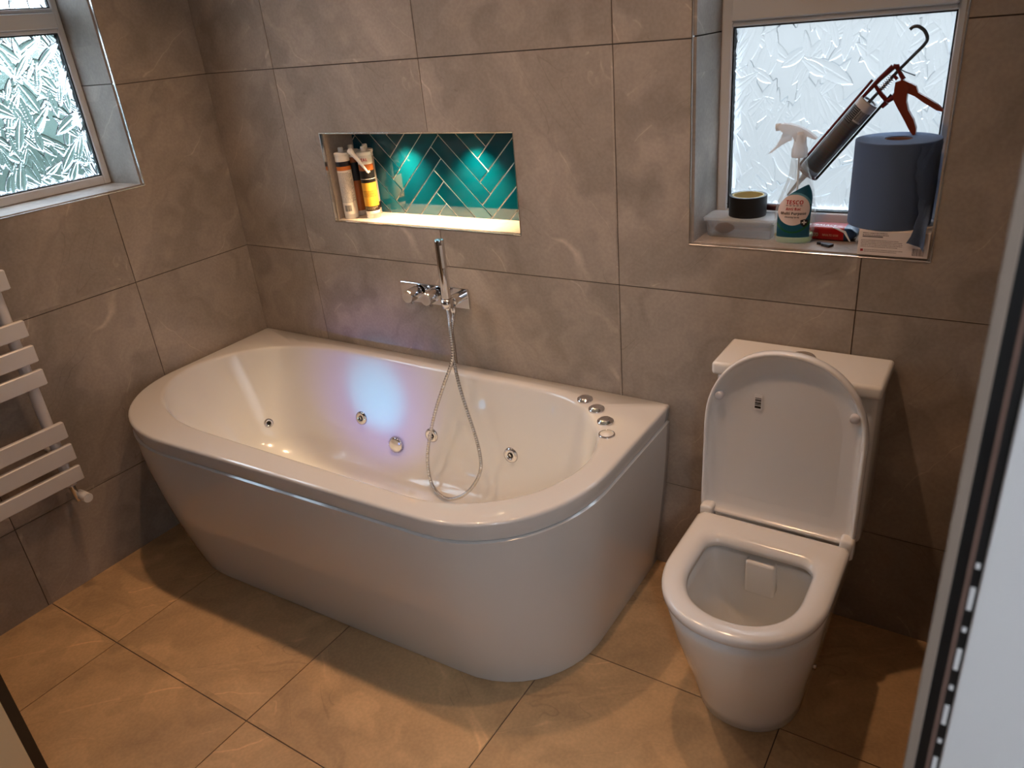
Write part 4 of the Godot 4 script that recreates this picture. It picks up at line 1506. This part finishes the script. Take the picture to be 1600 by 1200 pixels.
# caulking gun leaning across the window; its outline is laid out in one upright plane
func build_gun(sill: float) -> void:
	var z := -0.135
	var gun := thing("caulking_gun", "red caulking gun with loaded cartridge leaning across the window onto the blue roll", "caulking gun", Vector3(0, 0, z))
	var p := func(u: float, v: float) -> Vector3:
		var q := on_z(u, v, z)
		return Vector3(q.x, q.y, 0)
	var p2 := func(u: float, v: float) -> Vector2:
		var q := on_z(u, v, z)
		return Vector2(q.x, q.y)
	var red := plain(Color(0.40, 0.055, 0.045), 0.38)
	var orange := plain(Color(0.50, 0.19, 0.09), 0.38)
	var a: Vector3 = p.call(1359, 158)
	var b: Vector3 = p.call(1268, 262)
	var d := (b - a).normalized()
	var side := Vector3(-d.y, d.x, 0)
	# cartridge along the gun
	var t := Transform3D(Basis(side, d, side.cross(d)), a)
	var L := a.distance_to(b)
	var cart := Node3D.new()
	put(cart, "cartridge", gun)
	obj("barrel", Shape.new().lathe([[0.018, 0.003], [0.0205, 0.0], [0.0218, 0.0], [0.0218, L], [0.0225, L], [0.0225, L + 0.008], [0.010, L + 0.011], [0.008, L + 0.024], [0.0065, L + 0.026], [0.0025, L + 0.085], [0.001, L + 0.085]], t, 32, [2, 3, 5]), plain(Color(0.60, 0.60, 0.60), 0.4), cart)
	var im := Image.create(200, 300, false, Image.FORMAT_RGB8)
	im.fill(Color(0.34, 0.33, 0.33))
	var r := RandomNumberGenerator.new()
	r.seed = 4
	for k in 300:
		if r.randf() < 0.5:
			im.fill_rect(Rect2i(0, k, 200, 1), Color(0.30 + 0.10 * r.randf(), 0.28 + 0.08 * r.randf(), 0.27 + 0.07 * r.randf()))
	im.fill_rect(Rect2i(0, 0, 200, 30), Color(0.80, 0.78, 0.77))
	im.fill_rect(Rect2i(40, 30, 62, 46), Color(0.80, 0.79, 0.78))
	barcode(im, 44, 32, 98, 70, Color(0.05, 0.05, 0.06), r)
	im.fill_rect(Rect2i(102, 30, 60, 60), Color(0.10, 0.10, 0.11))
	small_print(im, 106, 34, 158, 86, 7, 3, Color(0.55, 0.55, 0.55), r)
	var rad := 0.0222
	patch(cart, "printed_label", Vector2(0.068, L * 0.98), print_mat(im), func(q: Vector2) -> Vector3: return t * Vector3(rad * sin(-q.x / rad), L * 0.5 - q.y, -rad * cos(q.x / rad)) if t.basis.z.z < 0 else t * Vector3(rad * sin(-q.x / rad), L * 0.5 - q.y, rad * cos(q.x / rad)), 18, 2)
	# frame rails and front plate
	for k in [-1, 1]:
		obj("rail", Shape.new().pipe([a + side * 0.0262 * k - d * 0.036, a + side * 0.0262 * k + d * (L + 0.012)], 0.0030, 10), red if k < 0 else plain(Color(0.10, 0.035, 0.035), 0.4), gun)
	obj("front_plate", Shape.new().lathe([[0.012, L + 0.0115], [0.029, L + 0.0115], [0.029, L + 0.0145], [0.012, L + 0.0145]], t, 28, [1, 2, 3], true), red, gun)
	# rear bracket with two windows, outlined in the plane
	var outer := PackedVector2Array()
	for e in [[1340, 161], [1373, 125], [1394, 104], [1401, 100], [1406, 104], [1405, 112], [1399, 118], [1416, 127], [1410, 137], [1396, 158], [1388, 162], [1382, 159], [1376, 151], [1362, 137], [1344, 158]]:
		outer.append(p2.call(e[0], e[1]))
	var gap1 := PackedVector2Array()
	for e in [[1370, 139], [1391, 117], [1399, 125], [1378, 147]]:
		gap1.append(p2.call(e[0], e[1]))
	var gap2 := PackedVector2Array()
	for e in [[1381, 149], [1399, 129], [1402, 140], [1390, 150]]:
		gap2.append(p2.call(e[0], e[1]))
	var br := Shape.new()
	for q in bracket_bars():
		var bar := []
		for e in q[0]:
			bar.append(p.call(e[0], e[1]))
		br.pipe(bar, q[1], 8)
	obj("rear_bracket", br, red, gun)
	# handle, trigger
	obj("handle", Shape.new().prism(flat(p2, [[1400, 128], [1412, 124], [1421, 136], [1418, 148], [1417, 158], [1420, 172], [1428, 186], [1432, 200], [1431, 209], [1427, 210.5], [1422, 204], [1414, 188], [1403, 168], [1397, 156], [1398, 140]]), -0.009, 0.009), orange, gun)
	obj("trigger", Shape.new().prism(flat(p2, [[1408, 123], [1424, 130], [1432, 134], [1435, 144], [1450, 153], [1466, 163], [1474, 171], [1473, 174], [1464, 172], [1444, 160], [1430, 150], [1418, 145], [1410, 138]]), -0.0075, 0.0075), orange, gun)
	# push rod with its hook
	var rod := []
	for e in [[1352, 166], [1378, 138], [1404, 110], [1430, 84], [1443, 71], [1449, 61], [1446, 50], [1440, 44], [1434, 41], [1427, 42], [1422, 46]]:
		rod.append(p.call(e[0], e[1]))
	obj("push_rod", Shape.new().pipe(smooth_path(rod, 6), 0.0036, 10), mat.steel, gun)
	obj("release_pin", Shape.new().pipe([p.call(1400, 105), p.call(1414, 112), p.call(1430, 118)], 0.0012, 8), mat.steel, gun)
	# spring round the rod
	var sa: Vector3 = p.call(1378, 138)
	var sb: Vector3 = p.call(1394, 121)
	var sd := (sb - sa)
	var sn := Vector3(-sd.y, sd.x, 0).normalized()
	var coil := []
	for i in 97:
		var q := TAU * i / 16.0
		coil.append(sa + sd * (i / 96.0) + (sn * cos(q) + Vector3.BACK * sin(q)) * 0.0070)
	obj("spring", Shape.new().pipe(coil, 0.0010, 6), mat.trim, gun)


func flat(p2: Callable, px: Array) -> PackedVector2Array:
	var out := PackedVector2Array()
	for e in px:
		out.append(p2.call(e[0], e[1]))
	return out


func bracket_bars() -> Array:
	return [
		[[[1345, 155], [1374, 124], [1396, 104]], [0.0032, 0.0055, 0.0065]],
		[[[1396, 104], [1402, 104], [1404, 110], [1412, 124]], [0.0060, 0.0062, 0.0040, 0.0050]],
		[[[1368, 134], [1376, 146], [1386, 158]], [0.0040, 0.0048, 0.0052]],
		[[[1386, 158], [1396, 152], [1402, 144]], [0.0055, 0.0060, 0.0050]],
		[[[1395, 116], [1402, 124]], [0.0036, 0.0036]],
		[[[1386, 160], [1378, 168]], [0.0050, 0.0032]]]


# ------------------------------------------------------------------ by the door
func build_door_side() -> void:
	var c := thing("cream_unit", "cream upright unit with dark edge strip standing on the floor tiles", "cabinet", Vector3(0.36, 0, 1.4740))
	obj("carcass", Shape.new().box(Vector3(0, 0, 0), Vector3(0.44, 0.85, 0.60), 0.002), plain(Color(0.93, 0.85, 0.70), 0.5), c)
	obj("edge_strip", Shape.new().box(Vector3(0.02, 0.0, -0.0225), Vector3(0.438, 0.85, -0.0002), 0.001), plain(Color(0.20, 0.155, 0.10), 0.5), c)
